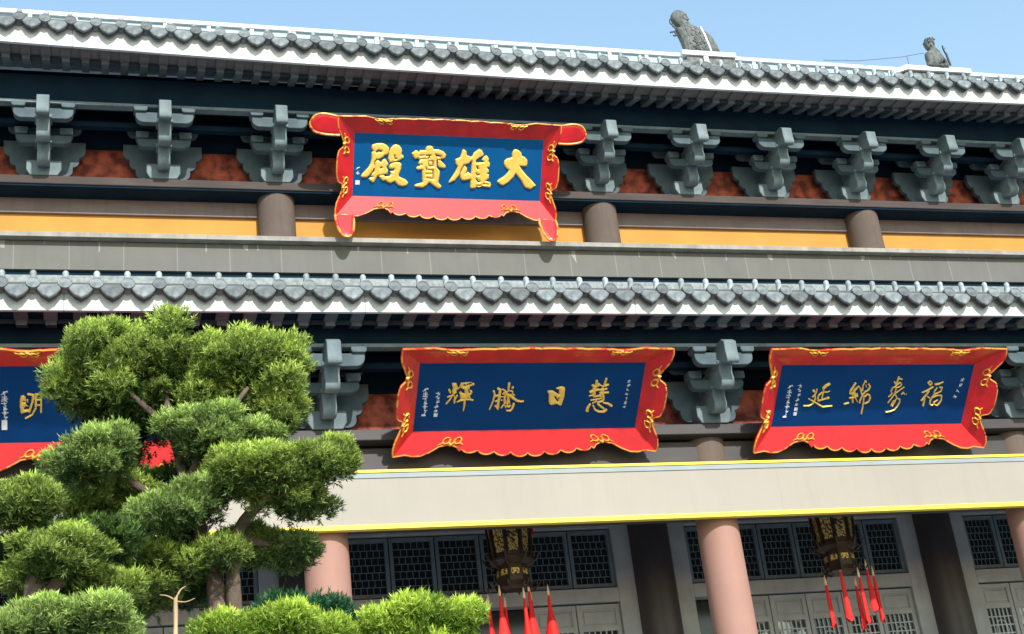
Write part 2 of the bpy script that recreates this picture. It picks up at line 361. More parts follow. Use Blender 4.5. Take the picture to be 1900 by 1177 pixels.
def build_bracket_meshes():
    # local y: 0 = plane of the base block front (D+2.55), z: 0 = plate top
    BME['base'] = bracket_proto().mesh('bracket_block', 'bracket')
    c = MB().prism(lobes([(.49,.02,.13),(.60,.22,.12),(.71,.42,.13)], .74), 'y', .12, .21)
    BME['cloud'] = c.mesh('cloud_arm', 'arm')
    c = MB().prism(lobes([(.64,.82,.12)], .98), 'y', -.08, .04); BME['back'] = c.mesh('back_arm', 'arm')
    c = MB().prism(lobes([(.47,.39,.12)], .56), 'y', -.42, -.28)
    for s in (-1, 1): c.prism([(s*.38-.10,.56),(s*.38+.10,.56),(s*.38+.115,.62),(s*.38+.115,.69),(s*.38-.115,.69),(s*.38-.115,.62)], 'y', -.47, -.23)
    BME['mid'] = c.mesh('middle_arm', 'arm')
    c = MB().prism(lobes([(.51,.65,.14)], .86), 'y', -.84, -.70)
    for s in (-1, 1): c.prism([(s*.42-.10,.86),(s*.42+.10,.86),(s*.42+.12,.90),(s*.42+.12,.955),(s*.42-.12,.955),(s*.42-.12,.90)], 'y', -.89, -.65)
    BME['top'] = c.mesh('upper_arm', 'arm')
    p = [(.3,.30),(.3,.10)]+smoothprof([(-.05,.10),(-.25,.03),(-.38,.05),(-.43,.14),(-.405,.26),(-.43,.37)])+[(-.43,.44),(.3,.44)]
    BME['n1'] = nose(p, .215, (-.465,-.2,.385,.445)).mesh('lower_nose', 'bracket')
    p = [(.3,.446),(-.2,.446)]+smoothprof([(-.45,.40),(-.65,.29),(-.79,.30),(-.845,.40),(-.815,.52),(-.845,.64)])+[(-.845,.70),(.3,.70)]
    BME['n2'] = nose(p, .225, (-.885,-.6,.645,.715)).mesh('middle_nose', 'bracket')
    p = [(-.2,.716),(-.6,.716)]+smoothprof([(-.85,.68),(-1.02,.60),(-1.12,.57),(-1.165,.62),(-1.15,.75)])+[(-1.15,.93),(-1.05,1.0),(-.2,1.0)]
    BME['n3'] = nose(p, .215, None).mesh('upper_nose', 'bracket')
build_bracket_meshes()
def bracket(x, oy, z):
    b = link('bracket_set', BME['base'], hall, (x, Y(oy), z), True); bevel(b, .008, 1)
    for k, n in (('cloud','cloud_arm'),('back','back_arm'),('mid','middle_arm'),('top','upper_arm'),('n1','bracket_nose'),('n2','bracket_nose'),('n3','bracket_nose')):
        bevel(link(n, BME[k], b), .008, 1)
for x in BX:
    if not 5 < x < 8: bracket(x, 2.55, 15.247)      # the big signboard covers the two bays in between
for x in LC[:-1]: bracket(x+.06, -.40, 9.247)
# ties, purlins
def ties(dy, dz, xs):
    part('outer_tie', MB().box(X0, X1, Y(1.70+dy), Y(1.86+dy), 16.205+dz, 16.262+dz), 'bracket')
    part('outer_tie', MB().box(X0, X1, Y(2.43+dy), Y(2.60+dy), 16.23+dz, 16.36+dz), 'board')
    part('middle_tie', MB().box(X0, X1, Y(2.12+dy), Y(2.26+dy), 16.02+dz, 16.12+dz), 'board')
ties(0, 0, BX); ties(-2.95, -6.0, LC)
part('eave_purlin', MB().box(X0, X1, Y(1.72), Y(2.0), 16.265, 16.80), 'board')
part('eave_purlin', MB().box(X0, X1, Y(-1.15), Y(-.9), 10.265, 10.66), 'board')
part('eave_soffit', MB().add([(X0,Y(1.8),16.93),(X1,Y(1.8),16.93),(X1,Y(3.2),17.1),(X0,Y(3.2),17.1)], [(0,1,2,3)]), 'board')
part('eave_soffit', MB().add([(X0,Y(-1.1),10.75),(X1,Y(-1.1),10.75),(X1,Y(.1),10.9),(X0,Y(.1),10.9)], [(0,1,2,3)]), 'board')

# --- eaves
def upcurve(x): return .0011*(x-9.5)**2-.0071*(x-7.5)
def flat(x): return 0.
def eave(y0, zb, ht, cur, name, slope, yend, pitch, fh):
    """y0 = offset of the fascia face, zb = underside of fascia; returns roof part"""
    xs = list(np.arange(X0, X1+.01, .6))
    def strip(f0, f1):       # f0(x), f1(x): list of (y,z) section points, swept along x
        b = MB(); n = None; vs = []
        for x in xs:
            sec = f0(x); n = len(sec); vs += [(x, yy, zz) for yy, zz in sec]
        fs = [(i*n+k, i*n+(k+1) % n, (i+1)*n+(k+1) % n, (i+1)*n+k) for i in range(len(xs)-1) for k in range(n)]
        fs += [tuple(range(n))[::-1], tuple((len(xs)-1)*n+k for k in range(n))]
        b.add(vs, fs); return b
    fa = strip(lambda x: [(Y(y0), zb+cur(x)), (Y(y0+.06), zb+cur(x)), (Y(y0+.06), zb+fh+cur(x)), (Y(y0-.02), zb+fh+cur(x))], None)
    roofb = strip(lambda x: [(Y(y0-.03), zb+fh+.03+cur(x)), (Y(y0+.3), zb+fh+.03+cur(x)), (Y(yend), zb+fh-.05+(yend-y0)*slope+cur(x)), (Y(yend), zb+fh+.02+(yend-y0)*slope+cur(x)), (Y(y0-.03), zb+fh+.06+cur(x))], None)
    # cover tile rows on the roof plane
    n0 = int((X1-X0)/pitch)
    tx = [X0+.12+pitch*i for i in range(n0)]
    if len(tx) > 0:
        for x in tx:
            z0 = zb+fh+.06+cur(x); r = .095; k = 5; vs = []
            for yy, zz in ((Y(y0-.03), z0), (Y(yend), z0-.04+(yend-y0)*slope)):
                vs += [(x+r*math.cos(math.pi*j/k), yy, zz+r*math.sin(math.pi*j/k)) for j in range(k+1)]
            roofb.add(vs, [(j, j+1, j+k+2, j+k+1) for j in range(k)]+[tuple(range(k+1))])
    roof = part(name, roofb, 'tile')
    fo = link('fascia', fa.mesh('fascia', 'fascia'), roof)
    return roof, fo, tx
def eave_mesh_tiles():
    # drip tile: shield shaped plate with bulging face, tilted a little; local origin at its top centre
    P = [[(-17,0),(-15.2,5),(-9,13.5),(0,19.5),(9,13.5),(15.2,5),(17,0),(13.5,-4.5),(0,-5.5),(-13.5,-4.5)]]
    P = [[(x*1.02, y*.95) for x, y in P[0]]]
    vs, fs = relief(P, [], [], .01, 1.3, lambda d: .012+.007*np.minimum(1, d/.02)-.006*np.clip((d-.03)/.03, 0, 1))
    b = MB().add(vs, fs); b.prism([(x*.01, -y*.01) for x, y in P[0]], 'y', .0, .035)
    drip = b.mesh('drip_tile', 'tile', True)
    b = MB(); seg = 20
    prof = [(.10,.14),(.10,.0),(.095,-.008),(.078,-.008),(.072,-.002),(.03,-.007)]
    vs = [(r*math.cos(2*math.pi*k/seg), y, r*math.sin(2*math.pi*k/seg)) for r, y in prof for k in range(seg)]
    n = len(prof); fs = [(i*seg+k, (i+1)*seg+k, (i+1)*seg+(k+1) % seg, i*seg+(k+1) % seg) for i in range(n-1) for k in range(seg)]
    fs += [tuple((n-1)*seg+k for k in range(seg))]
    b.add(vs, fs); disc = b.mesh('round_tile', 'tile', True)
    b = MB().lathe([(.085,0),(.06,.05),(.048,.10),(.046,.20),(.03,.225),(.0,.23)], seg=14); nail = b.mesh('tile_nail', 'nail', True)
    # hooked ridge spike seen on the upper eave
    return drip, disc, nail
DRIP, DISC, NAIL = eave_mesh_tiles()
rnd = random.Random(3)
def dress(roof, tx, pitch, y0, zt, cur, nails=True, x0=-2.4, x1=20.2):
    for x in tx:
        if not x0 < x < x1: continue
        t = rnd.uniform(-.02, .02)
        link('drip_tile', DRIP, roof, (x+pitch/2, Y(y0-.15), zt-.035+cur(x)+rnd.uniform(-.008,.008)), rot=(R_(-10+rnd.uniform(-4,4)), t*1.8, R_(rnd.uniform(-3,3))))
        link('round_tile', DISC, roof, (x+rnd.uniform(-.006,.006), Y(y0-.17), zt+.035+cur(x)), rot=(R_(-8), 0, 0))
        if nails: link('tile_nail', NAIL, roof, (x+rnd.uniform(-.01,.01), Y(y0+.05), zt+.09+cur(x)), rot=(R_(rnd.uniform(-4,4)), R_(rnd.uniform(-4,4)), 0))
        link('pan_tile_and_shade', PAN, roof, (x+pitch/2, Y(y0-.145), zt-.01+cur(x)))
def pan_mesh(pitch):
    k = 6; w = pitch/2-.07; vs = []
    for yy, dz in ((0,0),(.35,.12)):
        vs += [(-w+2*w*j/k, yy, dz+.035-.05*math.sin(math.pi*j/k)) for j in range(k+1)]
    vs += [(x, y, z-.02) for x, y, z in vs[:k+1]]
    fs = [(j, j+1, j+k+2, j+k+1) for j in range(k)]+[(j+1, j, 2*k+2+j, 2*k+3+j) for j in range(k)]
    b = MB().add(vs, fs)
    P = [(-17,-3),(-15.2,5),(-9,13.5),(0,19.5),(9,13.5),(15.2,5),(17,-3)]
    b.prism([(x*.0109, -y*.0105-.018) for x, y in P]+[(.17*1.2,.07),(-.17*1.2,.07)], 'y', .035, .075)  # enlarged dark plate behind the drip tile, drawn as its shadow outline
    return b.mesh('pan_tile_and_shade', 'tile2', False)
PU, PL = .427, .43
PAN = pan_mesh(PU)
up_roof, f1, tx = eave(.80, 16.64, .38, upcurve, 'upper_roof', .60, 7.0, PU, .36)
dress(up_roof, tx, PU, .80, 17.04, upcurve, x1=22.)
lo_roof, f2, tx = eave(-1.80, 10.535, .33, flat, 'lower_roof', .36, 2.6, PL, .27)
dress(lo_roof, tx, PL, -1.80, 10.86, flat, x1=18.2)
# rafters
def rafters(roof, y0, y1, y2, zb, zs, pitch, w, cur, x0, x1, m1='beamr'):
    fly = MB().box(-w/2, w/2, y0, y1, 0, .15).mesh('flying_rafter', m1)
    p = [(y1-.02, -.075), (y2, -.075+zs), (y2, .10+zs), (y1-.02, .10)]
    raf = MB().prism(p, 'x', -w*.40, w*.40).mesh('rafter', 'rafter')
    x = x0
    while x < x1:
        link('flying_rafter', fly, roof, (x, D, zb+cur(x))); link('rafter', raf, roof, (x+w*.02, D, zb+cur(x)))
        x += pitch
MT['board2'] = mat('blue grey soffit paint', (.045,.066,.08), (.032,.048,.06), 4, .85, spec=.15)
MT['beamr'] = mat('brown grey rafter paint', (.17,.15,.148), (.12,.11,.11), 4, .65)
rafters(up_roof, .86, 1.22, 1.75, 16.665, .16, .335, .165, upcurve, -2.31, 24.)
rafters(lo_roof, -1.73, -1.42, -.95, 10.545, .14, .40, .19, flat, -2.3, 22., 'rafter')
for roof, ya, yb, yc, z, cur, zs in ((up_roof, .86, 1.24, 1.76, 16.665, upcurve, .16), (lo_roof, -1.735, -1.40, -.95, 10.545, flat, .14)):
    xs = list(np.arange(X0, X1+.01, .6)); vs = []
    for x in xs: vs += [(x, Y(ya), z+.035+cur(x)), (x, Y(yb), z+.035+cur(x))]
    link('soffit_board', MB().add(vs, [(i*2, i*2+1, i*2+3, i*2+2) for i in range(len(xs)-1)]).mesh('soffit_board', 'beamr' if roof is up_roof else 'board'), roof)
    vs = []
    for x in xs: vs += [(x, Y(yb-.01), z-.035+cur(x)), (x, Y(yb-.01), z+.03+cur(x)), (x, Y(yc), z+.05+zs+cur(x)), (x, Y(yb+.02), z-.035+cur(x))]
    link('soffit_board', MB().add(vs, [(i*4+k, i*4+(k+1) % 4, i*4+4+(k+1) % 4, i*4+4+k) for i in range(len(xs)-1) for k in range(4)]).mesh('soffit_board', 'board2'), roof)

# --- main ridge behind the upper eave
def rz(x): return 21.99-.0083*(x+2.2)
def sloped(xa, xb, ya, yb, za, zb):     # bar whose top follows the very slightly falling ridge; za, zb relative to it
    return MB().prism([(xa, rz(xa)+za), (xb, rz(xb)+za), (xb, rz(xb)+zb), (xa, rz(xa)+zb)], 'y', ya, yb)
part('roof_ridge', sloped(-8, 34, Y(7.0), Y(7.5), -1.5, -.102), 'ridge')
part('ridge_coping', sloped(-8, 34, Y(6.93), Y(7.57), -.10, 0), 'coping')
for i in range(30):
    x = -2.6+i*.98
    if not 13.9 < x < 15.4: part('ridge_post', sloped(x, x+.09, Y(6.95), Y(6.999), -1.3, -.104), 'coping')
part('ridge_base', sloped(14.18, 15.5, Y(6.86), Y(6.998), -1.1, -.12), 'stone')
part('ridge_coping', sloped(14.05, 15.52, Y(6.80), Y(7.7), -.118, .015), 'coping')
part('ridge_post', sloped(14.62, 14.75, Y(6.82), Y(6.859), -1.1, -.12), 'coping')
part('ridge_base', MB().prism([(19.9,20.6),(19.95,21.25),(20.4,21.62),(22.3,21.62),(22.3,20.6)], 'y', Y(6.86), Y(6.998)), 'stone')
part('ridge_coping', MB().prism([(20.0,21.50),(20.4,21.66),(22.35,21.66),(22.35,21.80),(20.4,21.80),(20.0,21.62)], 'y', Y(6.78), Y(6.929)), 'coping')
part('ridge_post', MB().box(21.05, 21.2, Y(6.82), Y(6.859), 20.8, 21.61), 'coping')
part('ridge_base', MB().box(23.3, 24.3, Y(6.82), Y(6.99), 20.8, 21.5), 'stone')

# --- inner wall with doors and transom windows
part('inner_wall', MB().box(X0, X1, Y(3.25), Y(3.5), 2.6, 12.3), 'glass')
IC = [-2.85, 3.27, 9.61, 15.47, 21.2, 26.8]
me = MB().lathe([(.38, 2.6), (.38, 8.62)], seg=40).mesh('inner_column', 'darkcol', True)
for x in IC: link('inner_column', me, hall, (x, Y(2.95), 0), True)
def lattice(w, h, nx, ny, t=.022, frame=.07, seed=0):
    b = MB(); r = random.Random(seed)
    b.box(-w/2, -w/2+frame, -.05, .02, 0, h); b.box(w/2-frame, w/2, -.05, .02, 0, h)
    b.box(-w/2+frame, w/2-frame, -.05, .02, 0, frame); b.box(-w/2+frame, w/2-frame, -.05, .02, h-frame, h)
    iw, ih = w-2*frame, h-2*frame
    zs = [frame+ih*j/ny for j in range(ny+1)]
    for j in range(1, ny): b.box(-w/2+frame, w/2-frame, .0, .012, zs[j]-t/2, zs[j]+t/2)
    for j in range(ny):
        off = .5 if j % 2 else 0
        for i in range(1, nx):
            x = -w/2+frame+iw*(i+off*.6)/nx
            if x < w/2-frame-.02: b.box(x-t/2, x+t/2, .001, .011, zs[j]+t/2, zs[j+1]-t/2)
    return b
def bay(xa, xb, n, opened=()):
    # outer surround
    s = MB().box(xa, xa+.34, Y(2.93), Y(3.2), 2.6, 8.60); s.box(xb-.34, xb, Y(2.93), Y(3.2), 2.6, 8.60)
    s.box(xa+.34, xb-.34, Y(2.93), Y(3.2), 7.09, 7.34); s.box(xa+.34, xb-.34, Y(2.93), Y(3.2), 8.44, 8.60)
    part('door_surround', s, 'frame', bev=.01)
    w = (xb-xa-.68)/n
    tr = lattice(w-.02, 1.04, 6, 7, .012, .065).mesh('transom_window', 'lattice')
    pane = MB().box(-w/2+.07, w/2-.07, .03, .04, .05, .99).mesh('pane', 'glass')
    dl = MB(); W = w-.02; H = 4.40
    dl.box(-W/2, -W/2+.08, -.05, .03, 0, H); dl.box(W/2-.08, W/2, -.05, .03, 0, H)
    for z0, z1 in ((H-.08, H), (H-.47, H-.38), (1.45, 1.55), (0, .15)): dl.box(-W/2+.08, W/2-.08, -.048, .028, z0, z1)
    leaf = dl.mesh('door_leaf', 'frame')
    pn = MB().box(-W/2+.08, W/2-.08, -.02, .0, H-.38, H-.08); pn = MB().prism([(-W/2+.08,H-.38),(W/2-.08,H-.38),(W/2-.08,H-.08),(-W/2+.08,H-.08)], 'y', -.02, .0); pn.add([(-W/2+.11,-.0205,H-.35),(W/2-.11,-.0205,H-.35),(W/2-.11,-.0205,H-.11),(-W/2+.11,-.0205,H-.11),(-W/2+.13,-.036,H-.33),(W/2-.13,-.036,H-.33),(W/2-.13,-.036,H-.13),(-W/2+.13,-.036,H-.13)], [(0,1,5,4),(1,2,6,5),(2,3,7,6),(3,0,4,7),(4,5,6,7)])
    pl = MB().box(-W/2+.08, W/2-.08, -.02, 0, .15, 1.45).mesh('solid_panel', 'frame')
    pn = pn.mesh('solid_panel', 'frame')
    lt = MB(); zz0, zz1 = 1.55, H-.47; iw = W-.16; t = .02
    nx = 6; nz = 15
    for i in range(1, nx): lt.box(-W/2+.08+iw*i/nx-t/2, -W/2+.08+iw*i/nx+t/2, -.03, -.005, zz0, zz1)
    for j in range(1, nz):
        z = zz0+(zz1-zz0)*j/nz; lt.box(-W/2+.08, W/2-.08, -.032, -.003, z-t/2, z+t/2)
    for cx, cz in ((0, zz1-.42), (0, zz1-1.5)):
        ring = [(cx+.13*math.cos(a), -.02, cz+.2*math.sin(a)) for a in np.linspace(0, 2*math.pi, 13)]; lt.tube(ring, .013, 4, False)
    lt = lt.mesh('lattice', 'dlattice')
    gp = MB().box(-W/2+.09, W/2-.09, .006, .015, zz0, zz1)
    gdark = gp.mesh('pane', 'glass'); gpale = gp.mesh('pane', 'glare')
    for i in range(n):
        x = xa+.34+w*(i+.5)
        t_ = link('transom_window', tr, hall, (x, Y(3.05), 7.37), True); link('pane', pane, t_)
        if i in opened: continue
        d = link('door_leaf', leaf, hall, (x, Y(3.05), 2.66), True)
        link('solid_panel', pn, d); link('solid_panel', pl, d); link('lattice', lt, d); link('pane', gpale if (xa > 9 and i in (1,2)) else gdark, d)
bay(3.65, 9.235, 6, (2,3)); bay(9.99, 15.10, 6, (0,)); bay(15.85, 20.8, 6); bay(21.6, 26.4, 6); bay(-2.47, 2.89, 6)

# ------------------------------------------------------------------ signboards
AF = {
 'dian':(0.0681,1.0996,0.0008682,0.0000299,0.0000340,-0.0008550),
 'bao':(0.9874,1.0848,0.0008846,0.0000300,0.0000399,-0.0008633),
 'xiong':(1.7152,1.0619,0.0008978,0.0000300,0.0000447,-0.0008700),
 'da':(2.6635,1.0977,0.0009147,0.0000306,0.0000510,-0.0008779),
 'hui1':(0.3568,0.9463,0.0005057,-0.0000055,0.0000574,-0.0005511),
 'teng':(1.0338,0.9420,0.0005890,-0.0000067,0.0000751,-0.0006365),
 'ri':(1.9487,0.8872,0.0004507,-0.0000050,0.0000645,-0.0004817),
 'hui':(2.5953,0.9773,0.0006120,-0.0000066,0.0000960,-0.0006482),
 'yan':(0.3610,0.8537,0.0005021,-0.0000054,0.0000937,-0.0004946),
 'mian':(1.0878,0.8973,0.0006396,-0.0000069,0.0001265,-0.0006243),
 'shou':(1.8272,0.9406,0.0006503,-0.0000067,0.0001352,-0.0006289),
 'fu':(2.4990,0.8861,0.0005274,-0.0000053,0.0001139,-0.0005065),
 'ming':(0.1324,1.0504,0.0007998,-0.0000110,-0.0000122,-0.0009343),
}
CH = {
'dian': ([[(290,200),(310,160),(400,130),(480,122),(560,135),(630,180),(675,240),(670,310),(640,375),(580,395),(530,440),(470,475),(400,487),(365,520),(350,560),(360,670),(330,710),(285,780),(235,840),(180,880),(90,882),(55,855),(80,800),(150,730),(230,640),(265,570),(285,480),(290,330),(325,300),(290,250)],
 [(365,530),(400,505),(450,505),(495,550),(530,495),(570,470),(605,490),(660,580),(620,660),(650,720),(640,800),(540,815),(430,840),(390,900),(350,980),(310,995),(240,940),(225,905),(260,880),(320,865),(280,840),(300,790),(350,740),(365,680)],
 [(440,845),(540,820),(600,860),(680,850),(710,800),(690,740),(770,735),(795,690),(690,690),(665,650),(690,590),(760,555),(850,540),(910,555),(950,590),(935,700),(885,830),(900,865),(1040,930),(1100,1000),(1060,1060),(970,1080),(880,1060),(830,1010),(795,965),(700,1010),(640,985),(590,945),(545,960),(490,920)],
 [(680,555),(650,460),(670,330),(710,230),(770,170),(830,155),(900,180),(945,240),(960,300),(945,375),(990,400),(995,450),(920,500),(800,530)]],
 [], [(38,[(405,320),(440,295),(500,305)]),(28,[(490,670),(505,665)]),(16,[(795,400),(800,470),(835,470)]),(14,[(365,545),(400,490),(450,487),(495,540),(530,470)])]),
'bao': ([[(105,290),(200,225),(240,240),(260,270),(290,225),(410,225),(410,180),(450,135),(500,128),(560,140),(590,205),(700,210),(800,250),(865,320),(840,400),(780,420),(750,400),(750,345),(620,310),(640,360),(650,450),(655,600),(720,680),(725,740),(690,930),(760,1010),(740,1060),(690,1070),(620,1030),(495,930),(430,1000),(350,1045),(180,1030),(165,990),(200,965),(340,930),(330,700),(340,650),(230,660),(205,620),(230,580),(300,560),(250,510),(280,440),(250,400),(180,420),(140,370)],
 [(675,440),(740,450),(850,560),(850,610),(800,625),(700,595),(680,550)],[(640,360),(740,370),(745,430),(650,440)]],[],
 [(18,[(430,340),(520,338)]),(24,[(500,345),(480,400)]),(14,[(465,400),(465,480),(485,575),(570,570),(572,465),(495,465)]),(16,[(470,655),(570,660),(575,845),(445,830)]),(13,[(425,745),(560,745)]),(15,[(420,605),(432,660)]),(14,[(660,455),(665,560),(690,590)]),(11,[(270,540),(330,540)]),(9,[(290,425),(370,410),(430,415)]),(9,[(290,345),(370,338)])]),
'xiong': ([[(90,870),(110,820),(200,690),(260,590),(280,520),(240,460),(235,365),(340,320),(370,230),(390,160),(425,145),(480,190),(490,275),(570,310),(600,300),(640,220),(760,135),(820,170),(860,250),(845,290),(760,330),(690,390),(690,440),(850,430),(860,415),(810,370),(860,310),(915,275),(950,310),(975,360),(960,410),(995,450),(990,530),(930,550),(975,600),(970,650),(930,680),(975,700),(970,790),(900,835),(1000,870),(1025,920),(1000,990),(900,975),(820,960),(740,985),(700,960),(680,1000),(580,1010),(555,980),(565,805),(450,830),(370,825),(340,760),(345,680),(400,560),(440,500),(490,550),(495,610),(450,690),(515,635),(575,690),(590,500),(600,395),(520,465),(425,485),(360,590),(320,720),(230,830),(100,885)]],[],
 [(28,[(710,530),(730,575)]),(22,[(700,680),(720,710),(750,705)]),(26,[(700,800),(735,855),(760,850)]),(12,[(850,905),(970,915)]),(10,[(700,945),(790,940)])]),
'da': ([[(430,190),(460,150),(500,142),(560,165),(620,220),(635,290),(700,320),(750,380),(755,450),(735,520),(660,520),(580,510),(640,600),(730,710),(850,830),(945,940),(820,1028),(700,985),(660,930),(620,840),(495,682),(440,770),(350,860),(260,920),(210,942),(140,910),(88,855),(110,815),(230,740),(310,670),(345,600),(270,545),(238,470),(245,400),(300,350),(410,325),(415,240)]],[],[]),
'hui1': ([[(310,210),(360,195),(460,200),(505,320),(460,380),(470,510),(400,540),(385,620),(340,570),(320,440),(350,350)],
 [(560,300),(590,190),(700,185),(880,165),(1030,210),(1010,265),(890,300),(860,400),(950,430),(960,500),(910,570),(870,590),(910,680),(1000,720),(980,760),(850,740),(750,740),(745,860),(720,980),(680,1100),(655,1080),(675,900),(680,760),(600,770),(480,815),(460,780),(560,720),(580,690),(570,590),(540,500),(580,440),(640,500),(720,520),(700,400),(610,370),(560,330)]],
 [(70,[(235,410),(265,490)]),(50,[(190,635),(330,580)]),(50,[(320,600),(260,710),(140,845)]),(60,[(480,590),(400,720),(395,810)]),(30,[(380,560),(400,660)]),(35,[(480,400),(560,330)])],
 [(50,[(700,260),(730,265)]),(42,[(800,240),(910,215)]),(45,[(650,430),(690,490)]),(35,[(840,410),(870,500)]),(30,[(810,670),(830,665)]),(12,[(600,690),(680,680)])]),
'teng': ([],[(64,36,[(245,400),(270,480),(230,660),(125,895)]),(75,[(370,330),(420,360),(400,520),(370,700),(350,870)]),(45,[(280,800),(350,870)]),(45,[(290,540),(370,500)]),(40,[(290,680),(350,640)]),(75,45,[(665,190),(650,330),(640,400)]),(60,[(770,290),(755,310)]),
 (50,[(500,350),(570,400),(500,470)]),(90,50,[(690,510),(780,590),(890,660),(980,680),(1050,670)]),(60,[(600,420),(560,500),(540,600),(540,740)]),(70,[(620,480),(640,600),(660,700)]),(30,[(440,550),(520,550)]),(40,[(700,390),(760,400),(760,460),(810,510)]),(40,[(460,640),(465,650)]),(45,[(500,780),(450,850)]),(35,[(560,800),(570,850)]),(50,[(690,790),(650,830),(610,800)]),(70,45,[(790,750),(760,850),(700,930),(600,930)]),(60,[(600,640),(620,740)])],
 [(16,[(595,530),(590,700)])]),
'ri': ([[(215,430),(260,400),(380,395),(450,420),(640,545),(640,370),(540,350),(525,325),(620,270),(740,250),(830,270),(870,340),(840,620),(740,930),(690,970),(540,895),(350,945),(290,900),(265,800),(270,530),(235,490)]],[],[(50,[(500,630),(560,740),(600,780)]),(40,[(640,680),(600,740)])]),
'hui': ([],[(80,[(410,200),(405,290)]),(60,[(670,130),(640,230),(610,330)]),(70,[(300,310),(370,350),(480,290)]),(65,[(720,290),(600,330)]),(80,[(240,490),(350,440),(520,430)]),(50,[(680,400),(560,440)]),(40,[(210,600),(300,570)]),(60,[(720,500),(600,510),(500,520)]),(90,[(340,400),(340,600)]),(110,[(560,420),(560,560)]),(55,[(330,620),(480,590),(600,610),(600,690),(560,740),(440,770)]),(40,[(250,715),(400,690),(540,660)]),(35,[(290,800),(400,740)]),(45,[(470,270),(560,340)]),
 (60,90,[(220,830),(160,930),(145,1000)]),(50,80,[(310,870),(360,980),(460,1030),(600,1030),(660,985)]),(60,[(440,820),(520,890),(590,940)]),(50,80,[(600,790),(720,810),(810,870)])],
 [(28,[(490,395),(550,370)]),(18,[(420,470),(540,465)]),(26,[(380,575),(480,550)])]),
'yan': ([],[(110,[(1060,170),(960,220),(870,310)]),(50,[(860,330),(860,440),(830,560),(800,680)]),(60,30,[(920,460),(1000,460),(1090,420)]),(60,[(800,480),(690,570),(650,680),(665,780),(800,740),(940,700)]),(90,[(1000,680),(1040,670)]),(95,[(500,410),(510,430)]),(50,[(620,360),(600,460),(540,560),(460,640)]),(55,[(550,580),(560,680),(520,800),(440,900),(320,960),(140,960)]),(50,75,[(320,705),(480,790),(640,890),(820,1000)]),(75,60,[(820,1000),(1000,980),(1160,965)])],[]),
'mian': ([],[(60,[(440,190),(380,290),(300,410),(290,490)]),(60,[(480,330),(400,410),(350,520)]),(80,[(400,440),(420,560),(400,590)]),(60,[(280,620),(380,600),(490,560)]),(50,[(490,500),(490,560)]),(45,[(355,620),(360,750)]),(35,[(440,620),(500,730)]),(60,[(120,790),(230,760)]),(40,[(490,320),(520,280),(560,300),(620,400)]),(45,[(590,380),(620,500),(640,560)]),(60,[(730,130),(740,150)]),(35,[(700,180),(660,260),(650,400)]),(50,[(830,220),(870,290),(820,380),(720,440),(650,530)]),(24,[(740,230),(770,310)]),(45,[(640,550),(580,680),(560,760)]),(44,[(690,570),(670,750),(640,930),(610,1080)]),(50,[(720,570),(790,510),(850,530),(870,620),(820,730),(720,780)])],[]),
'shou': ([],[(50,[(530,90),(490,200),(470,270)]),(45,[(540,140),(620,150)]),(50,[(400,230),(430,290)]),(36,[(440,350),(560,240),(610,290),(570,360),(450,400),(420,520),(390,590)]),(36,[(440,350),(350,400),(300,500),(330,580),(230,660)]),(32,[(680,380),(560,460),(430,560),(380,620),(300,720),(210,840)]),(40,[(400,590),(450,640),(470,710),(550,730),(550,820),(490,930),(400,1040),(270,1090),(150,1110)]),(40,[(440,740),(400,820),(330,940),(300,900),(380,780)]),(36,[(610,590),(660,530),(690,590)]),(32,[(740,580),(745,590)])],[]),
'fu': ([],[(50,[(520,160),(450,220),(510,310),(590,240),(560,180)]),(60,[(240,570),(400,510),(620,370)]),(64,[(470,530),(380,660),(230,830)]),(60,[(200,860),(250,830)]),(58,[(320,780),(300,900),(260,1060)]),(60,[(440,730),(490,770)]),(78,[(720,280),(860,250)]),(48,[(860,250),(990,190)]),(48,[(770,410),(680,530),(670,600)]),(48,[(860,390),(960,380),(920,530),(680,640),(600,740)]),(52,[(590,750),(520,880),(510,980),(550,1040),(620,1020)]),(52,[(600,760),(780,680),(940,680),(930,850),(840,980),(760,1050),(670,1000),(650,930),(790,850)])],[]),
'ming': ([[(330,400),(350,320),(390,310),(430,340),(440,400),(435,500),(400,530),(410,550),(490,545),(490,590),(440,600),(350,625),(330,500)]],[(26,[(460,390),(465,420)]),(22,[(440,480),(465,495)]),(40,[(470,295),(560,310),(545,420),(490,590)]),(34,[(600,530),(540,640),(430,700)]),(40,[(600,300),(600,500)]),(32,[(600,300),(690,300),(690,600)]),(26,[(600,390),(690,390)]),(26,[(600,480),(690,480)])],[(16,[(380,420),(420,420)])]),
}
def hrel(mx, r): return lambda d: mx*np.minimum(1, d/r)**.5
def char_mesh(key, hmx=.03, step=None):
    P, S, N = CH[key]; o = AF[key]
    sc = math.hypot(o[2], o[3]); step = step or .0065/sc
    vs, fs = relief(P, S, N, 1., step, lambda d: hmx*np.minimum(1, d*sc/.025)**.5)
    vs = [(o[0]+o[2]*x+o[4]*(-z), y-.002, o[1]+o[3]*x+o[5]*(-z)) for x, y, z in vs]
    return vs, fs
def tiny_text(u0, v0, u1, v1, n, size, seed, seal=1):
    b = MB(); r = random.Random(seed)
    for i in range(n):
        f = i/max(1, n-1); u = u0+(u1-u0)*f; v = v0+(v1-v0)*f
        if seal and i >= n-seal:
            s = size*.42; b.box(u-s, u+s, -.006, .001, v-s, v+s); continue
        for q in range(r.choice((3,4,5))):
            a = r.choice((0, 0, 90, 90, 45, -45)); l = size*r.uniform(.25,.48); x = u+r.uniform(-.22,.22)*size; z = v+r.uniform(-.3,.3)*size
            dx, dz = math.cos(R_(a))*l, math.sin(R_(a))*l; b.tube([(x-dx, -.004-q*.0006, z-dz), (x+dx, -.004-q*.0006, z+dz)], size*.065, 5, True)
    return b
